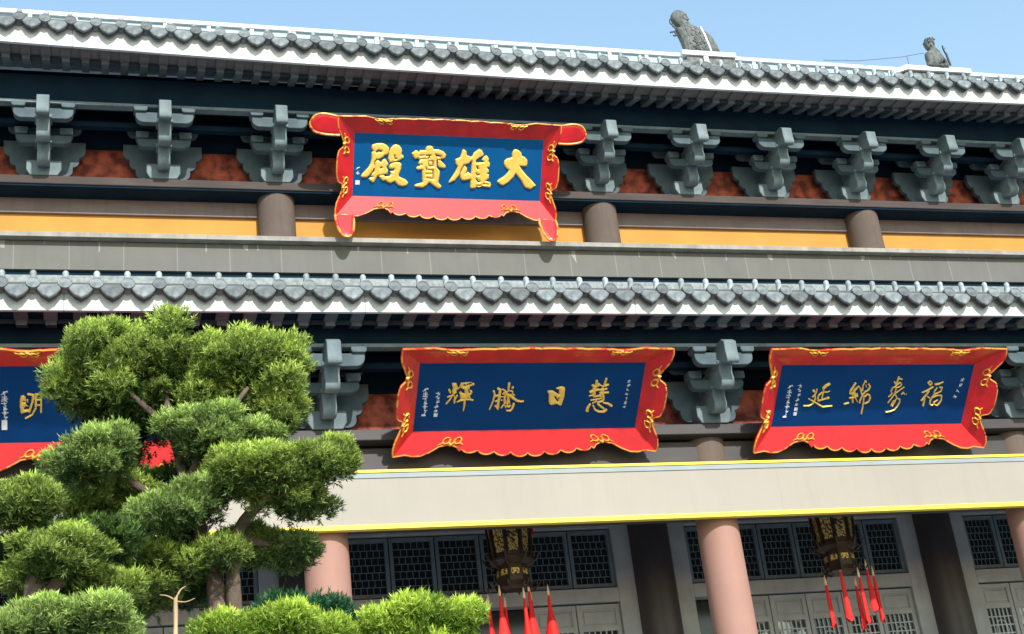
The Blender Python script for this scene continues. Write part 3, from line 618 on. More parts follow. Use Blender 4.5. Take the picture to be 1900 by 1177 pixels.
def edge_fn(pts, cusps, lo, hi, amp):
    xs = [p[0] for p in pts]; ys = [p[1] for p in pts]
    ys = ys+[p[1] for p in pts[::-1] if p[0] < .5]; xs = xs+[1-x for x in xs[::-1] if x < .5]
    def f(t):
        e = float(np.interp(t, xs, ys))
        if lo < t < hi:
            q = (t-lo)/(hi-lo)*cusps; e -= amp*(1-math.sin(math.pi*(q % 1))**.6)*1.0
        return e
    return f
E_BOT = edge_fn([(0,1),(.04,.93),(.07,1.0),(.10,.98),(.125,.84),(.15,.62),(.19,.55),(.22,.66),(.24,.85),(.35,.98),(.5,1.10)], 8, .24, .76, .17)
E_TOP = edge_fn([(0,1),(.06,1.02),(.12,1.06),(.16,.93),(.20,.90),(.24,.98),(.35,1.03),(.5,1.06)], 6, .24, .76, .05)
E_SID = edge_fn([(0,1),(.06,1.04),(.12,.98),(.17,.80),(.23,.62),(.29,.66),(.34,.92),(.42,1.02),(.5,1.03)], 1, .9, .91, 0)
def orn_mesh(s=.01):
    def ring(cx, cy, r, a0, a1, w0, w1, n=12):
        return (w0*.78, w1*.78, [(cx+r*math.cos(R_(a)), cy+r*math.sin(R_(a))) for a in np.linspace(a0, a1, n)])
    S = [ring(-9,0,5.5,-20,300,4.4,3.4), ring(9,0,5.5,200,-120,4.4,3.4), (4,4,[(-4,3),(0,8),(4,3)]), (3,2,[(-14,4),(-19,7)]), (3,2,[(14,4),(19,7)])]
    return relief([], S, [], s, .75, lambda d: .05*np.minimum(1, d/.03)**.6)
OV, OF = orn_mesh()
def signboard(name_label, origin, tilt, wd_, ht, ext, dep, blue, chars, tiny, ears=False, group='hanging signboards on the temple front', simple=False):
    l, r, t, b = ext
    root = thing('signboard', name_label, 'signboard', origin, (R_(tilt), 0, 0), group)
    hw = wd_/2
    bk = MB().box(-hw-.02, hw+.02, .004, .06, -.02, ht+.02)
    link('panel', MB().box(-hw, hw, 0, .05, 0, ht).mesh('panel', blue), root)
    # frame: four sloping boards with carved edges
    fr = MB(); edge_pts = []
    def side(p0, p1, o0, o1, ef, n):
        inn = []; outp = []
        for i in range(n+1):
            q = i/n; a = Vector(p0).lerp(Vector(p1), q); c = Vector(o0).lerp(Vector(o1), q); inn.append(a); outp.append(a+(c-a)*ef(q))
        vs = inn+outp; m = n+1
        th = Vector((0, .07, 0)); mid = [a+(c-a)*1. for a, c in zip(inn, outp)]
        back = [v+th for v in outp]; bin_ = [v+Vector((0,.05,0)) for v in inn]
        vs = inn+outp+back+bin_
        fs = [(i, i+1, m+i+1, m+i) for i in range(n)]+[(m+i, m+i+1, 2*m+i+1, 2*m+i) for i in range(n)]+[(2*m+i, 2*m+i+1, 3*m+i+1, 3*m+i) for i in range(n)]
        fr.add(vs, fs); return outp
    I = [(-hw,0,0),(hw,0,0),(hw,0,ht),(-hw,0,ht)]
    O = [(-hw-l,-dep,-b),(hw+r,-dep,-b),(hw+r,-dep,ht+t),(-hw-l,-dep,ht+t)]
    e1 = side(I[0], I[1], O[0], O[1], E_BOT, 140); e2 = side(I[1], I[2], O[1], O[2], E_SID, 60)
    e3 = side(I[2], I[3], O[2], O[3], E_TOP, 140); e4 = side(I[3], I[0], O[3], O[0], E_SID, 60)
    link('frame', fr.mesh('frame', 'red'), root)
    tr = MB()
    for e in (e1, e2, e3, e4): tr.tube([p+Vector((0,.012,0)) for p in e], .015, 6)
    link('gold_edging', tr.mesh('gold_edging', 'trim'), root)
    # scroll ornaments lie on the sloping boards
    def orn(side_i, q, sc, flip=1):
        p0, p1 = Vector(I[side_i]), Vector(I[(side_i+1) % 4]); o0, o1 = Vector(O[side_i]), Vector(O[(side_i+1) % 4])
        a = p0.lerp(p1, q); c = o0.lerp(o1, q); ef = (E_BOT, E_SID, E_TOP, E_SID)[side_i](q)
        outd = (c-a).normalized(); along = (p1-p0).normalized(); nrm = outd.cross(along)
        if nrm.y > 0: nrm = -nrm
        ctr = a+(c-a)*(ef-.16)
        Mx = Matrix((( along.x, -nrm.x, -outd.x), (along.y, -nrm.y, -outd.y), (along.z, -nrm.z, -outd.z)))
        vs = [ctr+Mx @ Vector((x*sc, y*sc-.004, z*sc)) for x, y, z in OV]
        link('scroll_ornament', MB().add(vs, OF).mesh('scroll_ornament', 'gold', True), root)
    for q in (.19, .81): orn(0, q, 1.0); orn(2, q, .85)
    for q in (.25, .75): orn(1, q, 1.0); orn(3, q, 1.0)
    for k, nm in chars:
        vs, fs = char_mesh(k); o = link('gold_character', MB().add([(x-hw, y, z) for x, y, z in vs], fs).mesh('gold_character', 'goldchar', True), root)
        o['label'] = nm
    for j, (u0, v0, u1, v1, n, s, seal) in enumerate(tiny):
        link('small_inscription', tiny_text(u0-hw, v0, u1-hw, v1, n, s, 11+j, seal).mesh('small_inscription', 'white'), root)
    if ears:
        for s in (-1, 1):
            # rounded lobe past the top corner
            cx = -hw-l if s < 0 else hw+r
            P = [[(0,0),(14,-3),(30,-5),(45,-2),(53,8),(55,17),(48,27),(36,31),(20,33),(0,33)]]
            vs, fs = relief(P, [], [], .01, 1.5, lambda d: .012+.018*np.minimum(1, d/.05)**.7, True)
            vs = [(cx-s*.03+s*x, y-dep+.04, z+ht+t-.02) for x, y, z in vs]
            link('side_lobe', MB().add(vs, fs if s > 0 else [f[::-1] for f in fs]).mesh('side_lobe', 'red', True), root)
            rim = smoothprof([(x*.01, -y*.01) for x, y in P[0]], 3)
            link('gold_edging', MB().tube([(cx-s*.03+s*x, -dep+.03, z+ht+t-.02) for x, z in rim], .024, 6).mesh('gold_edging', 'trim'), root)
            # tongue foot standing on the ledge
            P = [[(-16,-4),(16,-4),(17,15),(14,38),(7,54),(0,58),(-7,54),(-14,38),(-17,15)]]
            vs, fs = relief(P, [], [], .01, 1.5, lambda d: .012+.016*np.minimum(1, d/.05)**.7, True)
            fx = cx-s*.16; rx = Matrix.Rotation(R_(-tilt-16), 3, 'X')
            base = Vector((fx, -dep+.05, -b+.02))
            vs = [base+rx @ Vector(v) for v in vs]
            link('foot', MB().add(vs, fs).mesh('foot', 'red', True), root)
            rim = [base+rx @ Vector((x*.01, -.015, -y*.01)) for x, y in smoothprof(P[0][1:]+[P[0][0]], 3)]
            link('gold_edging', MB().tube(rim, .024, 6).mesh('gold_edging', 'trim'), root)
    return root
def org(x0, w, yo, zb): return (x0+w/2, Y(yo), zb)
signboard('largest blue signboard with red lobed frame and feet, reading 大雄寶殿, on the upper storey', org(4.503,3.672,2.3,14.829), 35.3, 3.672, 1.181, (.33,.28,.30,.36), .19, 'blue',
          [('dian','gold character 殿'),('bao','gold character 寶'),('xiong','gold character 雄'),('da','gold character 大')],
          [(.083,.526,.083,.435,2,.07,0),(.087,.255,.087,.25,1,.095,1)], ears=True)
signboard('middle lower signboard with scalloped red frame and blue panel reading 慧日騰輝', org(4.614,3.639,-.6,9.066), 48.7, 3.639, 1.168, (.325,.34,.33,.325), .215, 'blue2',
          [('hui1','gold character 輝'),('teng','gold character 騰'),('ri','gold character 日'),('hui','gold character 慧')],
          [(.1287,.73,.1445,.29,7,.085,0),(.3293,.655,.3276,.285,6,.07,1),(3.408,.836,3.40,.385,7,.055,0)])
signboard('right lower signboard with scalloped red frame and blue panel reading 福壽綿延', org(10.65,3.579,-.6,9.039), 45.2, 3.579, 1.106, (.35,.39,.365,.36), .236, 'blue2',
          [('yan','gold character 延'),('mian','gold character 綿'),('shou','gold character 壽'),('fu','gold character 福')],
          [(.2107,.73,.2117,.187,7,.085,0),(.3845,.737,.389,.233,7,.07,2),(3.415,.818,3.341,.51,4,.07,0)])
signboard('left lower signboard in red and blue, cut by the photo edge, half behind the tree', org(-1.5,3.6,-.6,9.0), 47, 3.6, 1.2, (.33,.34,.34,.34), .22, 'blue2',
          [('ming','gold character 明')], [(.19,.80,.18,.25,8,.09,2)])

# ------------------------------------------------------------------ roof figures
def figure(name, label, cat, origin, P, S, N, sc, thick, step, extra=None):
    vs, fs = relief(P, S, N, sc, step, lambda d: thick*(.35+.65*np.minimum(1, d/(thick*.55))**.6), True)
    o = thing(name, label, cat, origin); o.scale = (1, 1, 1.38)
    link('body', MB().add(vs, fs).mesh('body', 'statue', True), o)
    return o
k = 1/9.055/80.     # drawing units -> metres
def rel(pts, ox, oy): return [(x-ox, y-oy) for x, y in pts]
beastP = [(600,830),(605,740),(585,640),(550,530),(520,440),(560,430),(600,420),(545,370),(500,320),(480,260),(500,200),(550,155),(610,138),(680,155),(740,210),(768,260),(755,330),(800,370),(860,395),(940,430),(1040,480),(1110,560),(1160,660),(1190,760),(1200,830)]
o = figure('ridge_beast', 'tall curled grey ridge beast ornament with a round head on the main roof ridge', 'roof ornament', (14.66, Y(6.95), 21.84),
           [rel(beastP, 900, 835)], [], [], k, .15, 12)
S = [(22, rel([(650,430),(700,420),(760,445),(800,480)],900,835)), (20, rel([(655,450),(670,560),(665,700),(660,820)],900,835))]
vs, fs = relief([], S, [], k, 6, lambda d: .02+0*d); link('collar_band', MB().add([(x, y-.14, z) for x, y, z in vs], fs).mesh('collar_band', 'stone'), o)
vs, fs = relief([], [(36, rel([(912,440),(960,560),(1020,825)],900,835))], [], k, 8, lambda d: .03+0*d, True)
link('back_strap', MB().add([(x, y*5.4, z) for x, y, z in vs], fs).mesh('back_strap', 'coping'), o)
vs, fs = relief([], [(26,12,rel([(560,450),(500,400),(450,340),(455,285)],900,835)), (22,rel([(430,495),(500,480),(535,540),(475,545)],900,835))], [], k, 7, lambda d: .02+0*d, True)
link('whisker', MB().add(vs, fs).mesh('whisker', 'tile2'), o); o.scale = (1.18, 1, 1.38)
vs, fs = relief([], [(18,rel([(650,270),(655,310),(700,325),(740,318)],900,835)), (22,rel([(670,250),(710,240)],900,835))], [], k, 6, lambda d: .03+0*d)
link('eye', MB().add([(x, y-.135, z) for x, y, z in vs], fs).mesh('eye', 'stone'), o)
rr = random.Random(5); c = MB()
for i in range(34):   # carved scale ridges on the flank
    x = rr.uniform(690,900); y = rr.uniform(500,780); x += (y-500)*.12
    a = rr.uniform(0, 6.3); p = [((x+22*math.cos(a+q)-900)*k, -.155-.006*rr.random(), -(y+26*math.sin(a+q)-835)*k) for q in np.linspace(0, 1.9, 5)]
    c.tube(p, .02, 5)
link('carved_scales', c.mesh('carved_scales', 'stone'), o)
k2 = 1/9.5/80.
figP = [[(970,640),(960,560),(975,470),(1065,440),(1075,410),(1040,350),(1030,300),(1040,225),(1070,210),(1130,205),(1185,215),(1210,270),(1210,340),(1225,385),(1290,425),(1330,500),(1330,600),(1290,640),(1200,670),(1190,690),(1240,710),(940,705)]]
figS = [(60, [(1300,520),(1370,600),(1390,680),(1250,690)]), (40,[(1000,690),(1400,695)]), (40,25,[(1060,380),(1010,290)])]
figP = [rel(q, 1150, 712) for q in figP]; figS = [tuple(list(s[:-1])+[rel(s[-1], 1150, 712)]) for s in figS]
o = figure('seated_figure', 'small seated clay figure holding a staff at the right end of the roof ridge', 'roof ornament', (21.32, Y(6.8), 21.78), figP, figS, [], k2, .12, 10)
vs, fs = relief([], [(34, rel([(1405,500),(1415,600),(1430,690)],1150,712)), (14, rel([(1360,360),(1365,430),(1390,500)],1150,712)), (10, rel([(1365,430),(1410,400)],1150,712))], [], k2, 5, lambda d: .025+0*d, True)
link('staff', MB().add([(x, y-.1, z) for x, y, z in vs], fs).mesh('staff', 'tile2'), o)
c = MB()
for i in range(16):
    x = rr.uniform(1060,1200); y = rr.uniform(220,370); c.lathe([(.0,-.03),(.028,0),(.0,.03)], seg=6)
    n = len(c.v)-18
    for q in range(n, len(c.v)): v = c.v[q]; c.v[q] = (v[0]+(x-1150)*k2, v[1]-.13, v[2]-(y-712)*k2)
link('curled_hair', c.mesh('curled_hair', 'stone', True), o)
w = thing('ridge_wire', 'thin wire on a short post sloping up to the seated roof figure', 'wire', (19.6, Y(6.8), 21.8))
link('wire', MB().tube([(-1.6,0,0),(-.6,0,.04),(.7,0,.24),(1.45,0,.42)], .010, 5).mesh('wire', 'metal'), w)
link('post', MB().tube([(.9,0,-.05),(.9,0,.29)], .012, 5).mesh('post', 'metal'), w)

# ------------------------------------------------------------------ lanterns
def lantern(label, x, y, tz, tassels):
    o = thing('palace_lantern', label, 'lantern', (x, Y(y), 6.98), group='palace lanterns under the porch beam')
    o.scale = (.86, .86, 1)
    hx = R_(18)
    b = MB(); b.lathe([(.20,0),(.34,.06),(.36,.03),(.33,.12)], seg=8, rot=hx); b.lathe([(.33,.121),(.30,.40),(.36,.43),(.44,.47),(.44,.51),(.38,.53)], seg=8, rot=hx)
    b.lathe([(.36,.531),(.39,.9),(.42,1.30),(.50,1.36),(.50,1.42),(.30,1.5)], seg=8, rot=hx)
    b.tube([(0,0,1.5),(0,0,1.63)], .03, 6)
    for i in range(8):
        a = hx+i*math.pi/4; ca, sa = math.cos(a), math.sin(a)
        b.tube([(.40*ca,.40*sa,.50),(.42*ca,.42*sa,.9),(.45*ca,.45*sa,1.36)], .026, 5)
        b.tube([(.30*ca,.30*sa,.02),(.40*ca,.40*sa,.10),(.47*ca,.47*sa,.02),(.53*ca,.53*sa,.10)], .018, 5)
        b.tube([(.36*ca,.36*sa,.38),(.50*ca,.50*sa,.47),(.56*ca,.56*sa,.58)], .018, 5)
    link('body', b.mesh('body', 'lwood'), o)
    for i in range(8):
        a = hx+(i+.5)*math.pi/4; ca, sa = math.cos(a), math.sin(a)
        def q(u, z, rr): rad = rr*math.cos(math.pi/8)+.008; return (rad*ca-u*sa, rad*sa+u*ca, z)
        pts = [(-.085,.60),(.085,.60),(.105,.75),(.105,1.1),(.075,1.22),(0,1.27),(-.075,1.22),(-.105,1.1),(-.105,.75)]
        R0 = lambda z: .36+(z-.53)*.078
        f = [q(u, z, R0(z)) for u, z in pts]; bk = [(v[0]-.02*ca, v[1]-.02*sa, v[2]) for v in f]; n = len(f)
        link('gilded_panel', MB().add(f+bk, [tuple(range(n)), tuple(range(n, 2*n))[::-1]]+[(j, j+n, (j+1) % n+n, (j+1) % n) for j in range(n)]).mesh('gilded_panel', 'lgold'), o)
        R1 = lambda z: .33-(z-.121)*.107
        pts = [(-.07,.22),(.07,.22),(.085,.27),(.07,.32),(-.07,.32),(-.085,.27)]
        f = [q(u, z, R1(z)) for u, z in pts]; bk = [(v[0]-.015*ca, v[1]-.015*sa, v[2]) for v in f]; n = len(f)
        link('gilded_panel', MB().add(f+bk, [tuple(range(n)), tuple(range(n, 2*n))[::-1]]+[(j, j+n, (j+1) % n+n, (j+1) % n) for j in range(n)]).mesh('gilded_panel', 'lgold'), o)
    for (tx, ty, top, L, w0) in tassels:
        t = MB(); seg = 14; vs = []; prof = [(.022,0),(.03,-.12*L),(.042,-.35*L),(w0*.8,-.8*L),(w0,-L)]
        for i, (rr_, z) in enumerate(prof):
            for s in range(seg):
                a = 2*math.pi*s/seg; w_ = rr_*(1+.12*math.sin(3*a+tx*9)*(i/4)); vs.append((w_*math.cos(a), w_*math.sin(a)*.8, z-.04*(i == 4)*math.sin(2*a+ty*7)))
        t.add(vs, [(i*seg+s, (i+1)*seg+s, (i+1)*seg+(s+1) % seg, i*seg+(s+1) % seg) for i in range(4) for s in range(seg)]+[tuple(range(4*seg, 5*seg))[::-1]])
        to = link('tassel', t.mesh('tassel', 'tassel', True), o, (tx, ty, top))
        link('tassel_cap', MB().lathe([(.024,-.01),(.026,.04),(.016,.12),(.006,.17)], seg=8).mesh('tassel_cap', 'tip', True), to)
        link('cord', MB().tube([(0,0,.16),(-tx*.25,-ty*.25,.45+.05)], .004, 4).mesh('cord', 'lwood'), to)
    for a in (25, 100, 200, 250, 330):
        ca, sa = math.cos(R_(a))*.62, math.sin(R_(a))*.62
        t = MB().lathe([(.03,0),(.02,.18),(.012,.55)], seg=8); link('upper_tassel', t.mesh('upper_tassel', 'tassel', True), o, (ca, sa, .98))
        link('hanger_arm', MB().tube([(ca*.7,sa*.7,1.4),(ca,sa,1.52)], .014, 5).mesh('hanger_arm', 'lwood'), o)
    return o
TA = [(-.52,.05,-.20,1.0,.12),(-.34,-.15,-.10,.86,.16),(-.13,.3,-.20,.95,.11),(.07,-.35,-.20,1.0,.15),(.25,-.1,-.04,.98,.16),(.38,.25,-.12,.9,.12),(.66,.0,-.10,.70,.14)]
TB = [(-.36,.1,-.15,.72,.055),(-.14,-.2,.02,.85,.08),(.19,-.3,-.12,.78,.06),(.42,.3,-.15,.78,.06),(.51,-.1,.05,.72,.085),(.75,.1,-.03,.80,.05)]
lantern('dark carved palace lantern with gilded panels and red tassels, hanging in the middle bay', 6.50, 1.3, 0, TA)
lantern('carved palace lantern with shorter red tassels, hanging right of the tall pink column', 12.45, 1.3, 0, TB)

# ------------------------------------------------------------------ trees
def leaves(lobes, n_tuft, seed, leafL=.047, leafW=.0088, per=13):
    """every pad is a heap of small ragged clumps; each clump carries tufts of narrow upright leaves"""
    rg = np.random.default_rng(seed)
    clumps = []
    for (cx, cy, cz, rx, ry, rz) in lobes:
        rx *= .93; rz *= .86
        area = rx*ry+rx*rz+ry*rz; k = max(9, int(area/.013))
        v = rg.normal(size=(k, 3)); v /= np.linalg.norm(v, axis=1)[:, None]
        r = rg.uniform(.62, 1.02, k)
        sz = (.045+.085*rg.random(k)**1.6)*(.8+.5*min(rx, rz)/.4)
        for q in range(k):
            fl = .8 if v[q, 2] < -.2 else 1.
            clumps.append((cx+v[q,0]*r[q]*rx, cy+v[q,1]*r[q]*ry, cz+v[q,2]*r[q]*rz*fl, sz[q], v[q,2], rg.random()))
        for q in range(k//3):       # inner growth, shade put into a darker tone
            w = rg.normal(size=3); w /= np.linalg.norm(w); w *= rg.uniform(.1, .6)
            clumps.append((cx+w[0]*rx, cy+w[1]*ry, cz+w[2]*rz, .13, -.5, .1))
    cl = np.array(clumps); wts = cl[:, 3]**1.6; cnt = np.maximum(4, n_tuft*wts/wts.sum()).astype(int)
    idx = np.repeat(np.arange(len(cl)), cnt); n = len(idx); c = cl[idx]
    v = rg.normal(size=(n, 3)); v[:, 2] = v[:, 2]*.9+.25; v /= np.linalg.norm(v, axis=1)[:, None]
    r = rg.uniform(.55, 1.12, n)
    C = c[:, :3]+v*(r*c[:, 3])[:, None]*np.array([1.15, 1.15, .85])
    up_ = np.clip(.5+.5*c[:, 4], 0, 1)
    new = np.clip(v[:, 2]*.6+.45, 0, 1)*(.25+.75*up_)  # new growth plus painted light: tops brighter, undersides darker
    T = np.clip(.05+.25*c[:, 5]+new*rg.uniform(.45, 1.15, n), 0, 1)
    d = v*.6+np.array([0, 0, .75])+rg.normal(scale=.28, size=(n, 3)); d /= np.linalg.norm(d, axis=1)[:, None]
    C = np.repeat(C, per, 0); d = np.repeat(d, per, 0); T = np.repeat(T, per); m = n*per
    dd = d+rg.normal(scale=.55, size=(m, 3)); dd /= np.linalg.norm(dd, axis=1)[:, None]
    base = C+d*(rg.random(m)*leafL*.9)[:, None]
    s = np.cross(dd, rg.normal(size=(m, 3))); s /= np.linalg.norm(s, axis=1)[:, None]+1e-9
    L = leafL*rg.uniform(.5, 1.3, m)[:, None]; W = leafW*rg.uniform(.6, 1.25, m)[:, None]
    nr = np.cross(dd, s)
    V = np.stack([base, base+dd*L*.45+s*W/2, base+dd*L+nr*L*.15, base+dd*L*.45-s*W/2], 1).reshape(-1, 3)
    return V, np.clip(T+rg.normal(scale=.07, size=m), 0, 1)
def leaf_mesh(name, V, T, m):
    me = bpy.data.meshes.new(name); nf = len(V)//4
    me.vertices.add(len(V)); me.vertices.foreach_set('co', V.astype(np.float32).ravel())
    me.loops.add(nf*4); me.loops.foreach_set('vertex_index', np.arange(nf*4, dtype=np.int32))
    me.polygons.add(nf); me.polygons.foreach_set('loop_start', np.arange(0, nf*4, 4, dtype=np.int32))
    try: me.polygons.foreach_set('loop_total', np.full(nf, 4, dtype=np.int32))
    except Exception: pass
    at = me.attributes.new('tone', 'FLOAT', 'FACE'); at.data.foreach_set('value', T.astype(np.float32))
    me.materials.append(MT[m]); me.update(); me.validate(); return me
TREE_DATA = {
 'A': [
  ('leafA', 19000, [(-0.014, 10.6, 6.131, 0.329, 0.329, 0.273), (0.453, 10.7, 6.149, 0.41, 0.41, 0.258), (0.942, 10.6, 6.059, 0.389, 0.389, 0.269), (1.273, 10.6, 5.942, 0.263, 0.263, 0.344), (0.17, 10.85, 5.916, 0.493, 0.478, 0.299), (0.874, 10.9, 5.814, 0.523, 0.487, 0.304), (-0.152, 10.7, 5.896, 0.173, 0.173, 0.231), (1.35, 10.65, 5.643, 0.178, 0.178, 0.237)]),
  ('leafP', 3600, [(-0.102, 10.2, 5.143, 0.278, 0.278, 0.226), (0.065, 10.25, 5.238, 0.164, 0.164, 0.15)]),
  ('leafP', 3800, [(0.756, 10.25, 5.329, 0.427, 0.278, 0.173), (1.061, 10.35, 5.316, 0.211, 0.211, 0.156)]),
  ('leafA', 11500, [(1.564, 10.0, 5.013, 0.244, 0.244, 0.211), (1.247, 10.0, 4.939, 0.359, 0.318, 0.199), (0.948, 10.1, 4.96, 0.222, 0.222, 0.16)]),
  ('leafA', 1300, [(1.36, 10.2, 4.775, 0.344, 0.275, 0.172)]),
  ('leafA', 3200, [(0.011, 10.7, 4.934, 0.368, 0.368, 0.244), (-0.184, 10.8, 5.119, 0.21, 0.21, 0.145)]),
  ('leafP', 3600, [(0.451, 10.1, 4.693, 0.274, 0.25, 0.156), (0.684, 10.2, 4.817, 0.222, 0.222, 0.14)]),
  ('leafP', 3600, [(1.295, 10.6, 4.546, 0.311, 0.265, 0.166), (1.047, 10.7, 4.626, 0.17, 0.17, 0.126)]),
  ('leafA', 3000, [(0.421, 10.4, 4.366, 0.278, 0.278, 0.216), (0.795, 10.3, 4.442, 0.201, 0.192, 0.12), (0.275, 10.6, 4.189, 0.241, 0.241, 0.159)]),
  ('leafB', 12000, [(0.461, 11.0, 5.881, 0.501, 0.487, 0.304), (0.294, 11.0, 5.656, 0.326, 0.326, 0.216), (0.576, 11.0, 5.205, 0.386, 0.342, 0.214), (-0.027, 11.0, 4.923, 0.274, 0.274, 0.209), (-0.053, 11.0, 5.865, 0.262, 0.262, 0.237), (1.019, 11.1, 5.913, 0.425, 0.357, 0.223), (0.11, 11.0, 5.393, 0.175, 0.175, 0.255), (-0.226, 11.0, 5.185, 0.296, 0.296, 0.23), (0.253, 11.1, 5.073, 0.405, 0.307, 0.192), (0.569, 11.0, 4.816, 0.319, 0.319, 0.211), (1.155, 11.0, 5.144, 0.327, 0.279, 0.174), (0.209, 11.0, 4.578, 0.333, 0.333, 0.268), (0.641, 11.0, 4.351, 0.232, 0.232, 0.147)]),
 ],
 'B': [
  ('leafA', 3600, [(-0.54, 9.4, 4.562, 0.249, 0.249, 0.19)]),
  ('leafA', 6500, [(-0.248, 9.2, 4.164, 0.385, 0.215, 0.135), (-0.22, 9.45, 4.067, 0.419, 0.192, 0.12), (0.012, 9.6, 4.006, 0.235, 0.196, 0.123)]),
  ('leafB', 3500, [(-0.44, 9.9, 4.396, 0.35, 0.289, 0.181), (0.047, 9.9, 4.414, 0.209, 0.209, 0.165), (-0.228, 9.9, 4.02, 0.454, 0.257, 0.161)]),
  ('leafP', 5200, [(-0.389, 9.0, 3.664, 0.263, 0.231, 0.145), (-0.019, 9.05, 3.655, 0.251, 0.235, 0.147)]),
 ],
 'C': [
  ('leafC', 7500, [(0.712, 8.6, 3.458, 0.228, 0.152, 0.095), (0.995, 8.6, 3.465, 0.214, 0.179, 0.112), (1.263, 8.7, 3.449, 0.137, 0.13, 0.081), (0.959, 8.6, 3.355, 0.371, 0.152, 0.095)]),
  ('leafD', 1100, [(1.349, 9.0, 3.653, 0.176, 0.081, 0.051), (1.126, 9.1, 3.688, 0.092, 0.082, 0.051)]),
 ],
 'D': [
  ('leafC', 6500, [(1.904, 8.8, 3.526, 0.225, 0.188, 0.118), (2.101, 8.85, 3.493, 0.176, 0.176, 0.119), (1.728, 8.8, 3.458, 0.157, 0.149, 0.093), (1.905, 8.8, 3.341, 0.307, 0.187, 0.117)]),
 ],
}
BRANCHES = {
 'A': [([(0.831, 10.5, 3.592), (0.818, 10.5, 4.054), (0.788, 10.5, 4.373), (0.707, 10.5, 4.701), (0.608, 10.5, 5.036), (0.522, 10.6, 5.5), (0.449, 10.65, 5.964)], [0.075, 0.068, 0.06, 0.05, 0.04, 0.03, 0.018]), ([(0.946, 10.5, 3.892), (0.922, 10.4, 4.34), (0.973, 10.3, 4.631), (1.174, 10.1, 4.806), (1.418, 10.1, 5.005)], [0.058, 0.052, 0.045, 0.035, 0.018]), ([(0.707, 10.5, 4.701), (0.431, 10.5, 4.916), (0.123, 10.4, 5.099), (-0.066, 10.3, 5.234)], [0.045, 0.035, 0.03, 0.015]), ([(0.608, 10.5, 5.036), (0.828, 10.4, 5.421), (1.092, 10.5, 5.808)], [0.04, 0.03, 0.015]), ([(0.788, 10.5, 4.373), (0.537, 10.45, 4.41), (0.384, 10.4, 4.443)], [0.035, 0.025, 0.012]), ([(0.956, 10.35, 4.566), (1.205, 10.5, 4.558), (1.377, 10.6, 4.58)], [0.035, 0.025, 0.012]), ([(0.522, 10.6, 5.5), (0.205, 10.6, 5.812), (-0.073, 10.6, 6.037)], [0.03, 0.02, 0.012])],
 'B': [([(-0.393, 9.3, 3.307), (-0.372, 9.3, 3.798), (-0.414, 9.35, 4.153), (-0.49, 9.4, 4.524)], [0.09, 0.08, 0.06, 0.03]), ([(-0.38, 9.3, 3.899), (-0.185, 9.3, 4.095), (-0.055, 9.25, 4.215)], [0.05, 0.035, 0.015]), ([(-0.372, 9.2, 3.675), (-0.177, 9.1, 3.74)], [0.04, 0.02])],
 'C': [([(0.894, 8.7, 3.05), (0.931, 8.65, 3.32), (0.965, 8.6, 3.498)], [0.06, 0.05, 0.02]), ([(0.923, 8.65, 3.289), (0.712, 8.6, 3.449)], [0.035, 0.015]), ([(0.931, 8.65, 3.32), (1.265, 8.7, 3.472)], [0.035, 0.015])],
 'D': [([(1.853, 8.85, 3.01), (1.861, 8.85, 3.305), (1.904, 8.8, 3.526)], [0.06, 0.05, 0.02]), ([(1.861, 8.85, 3.305), (2.092, 8.8, 3.516)], [0.03, 0.015]), ([(1.861, 8.85, 3.305), (1.678, 8.8, 3.471)], [0.03, 0.015])],
 'S': [([(0.404, 8.4, 3.091), (0.413, 8.4, 3.453), (0.416, 8.4, 3.67)], [0.014, 0.0135, 0.012]), ([(0.416, 8.4, 3.663), (0.444, 8.4, 3.716), (0.475, 8.4, 3.736)], [0.007, 0.005, 0.002]), ([(0.416, 8.4, 3.657), (0.369, 8.42, 3.69), (0.327, 8.42, 3.698)], [0.0055, 0.004, 0.0015]), ([(0.416, 8.4, 3.651), (0.472, 8.38, 3.64), (0.524, 8.38, 3.659)], [0.005, 0.0035, 0.0015])],
}
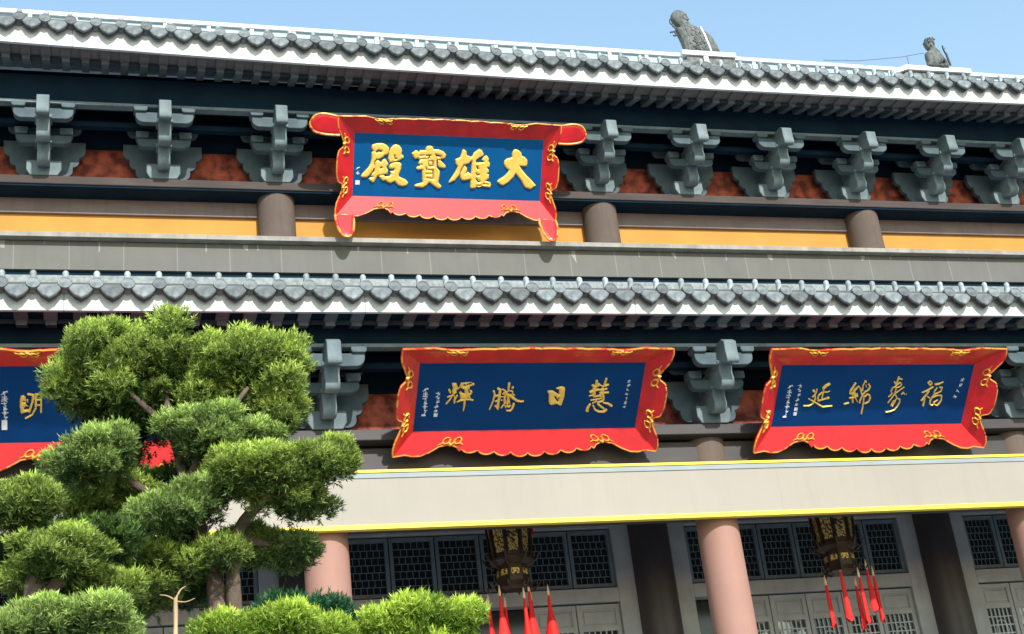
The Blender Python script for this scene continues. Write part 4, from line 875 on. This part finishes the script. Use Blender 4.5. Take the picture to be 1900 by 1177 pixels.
def tree(key, name, label, cat, kindm='bark', group=None, parts_trunk='trunk'):
    br = BRANCHES[key]; p0, p1 = br[0][0][0], br[0][0][1]
    base = (p0[0]+.05, p0[1]+.05, 0.)
    o = thing(name, label, cat, base, group=group)
    off = Vector(base)
    def tb(path, rad, ground=False):
        b = MB(); pts = [Vector(p)-off for p in path]; rr = list(rad)
        if ground:
            q = pts[0]; pts = [Vector((0, 0, 0)), Vector((q.x*.4-.04, q.y*.3, q.z*.35)), Vector((q.x*.8+.03, q.y*.8, q.z*.75))]+pts; rr = [rr[0]*1.5, rr[0]*1.15, rr[0]*1.05]+rr
        P = smooth3(pts, 5); R = np.interp(np.linspace(0, len(rr)-1, len(P)), range(len(rr)), rr)
        R = [r*(1+.08*math.sin(i*2.3)) for i, r in enumerate(R)]
        return b.tube(P, R, 10)
    tk = link(parts_trunk, tb(*br[0], ground=True).mesh(parts_trunk, kindm, True), o)
    for path, rad in br[1:]: link('branch', tb(path, rad).mesh('branch', kindm, True), o)
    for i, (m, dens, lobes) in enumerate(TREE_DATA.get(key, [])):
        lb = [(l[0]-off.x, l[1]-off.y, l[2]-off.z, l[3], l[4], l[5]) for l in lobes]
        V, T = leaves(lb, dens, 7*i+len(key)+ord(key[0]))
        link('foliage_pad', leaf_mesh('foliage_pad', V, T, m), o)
    return o
def smooth3(pts, n):
    q = []; m = len(pts)
    for i in range(m-1):
        a, b, c, d = pts[max(i-1,0)], pts[i], pts[i+1], pts[min(i+2,m-1)]
        for k in range(n):
            t = k/n; q.append(.5*((2*b)+(c-a)*t+(2*a-5*b+4*c-d)*t*t+(3*b-a-3*c+d)*t**3))
    return q+[pts[-1]]
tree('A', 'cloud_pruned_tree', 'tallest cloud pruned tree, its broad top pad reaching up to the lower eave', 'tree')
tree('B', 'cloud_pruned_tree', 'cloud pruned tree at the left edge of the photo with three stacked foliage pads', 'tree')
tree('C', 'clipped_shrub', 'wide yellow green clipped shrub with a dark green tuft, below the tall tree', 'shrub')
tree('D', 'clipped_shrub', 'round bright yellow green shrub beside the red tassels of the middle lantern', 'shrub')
tree('S', 'cut_sapling', 'thin bare tan sapling with three short twigs in front of the tall tree', 'sapling', 'cutwood', parts_trunk='stem')
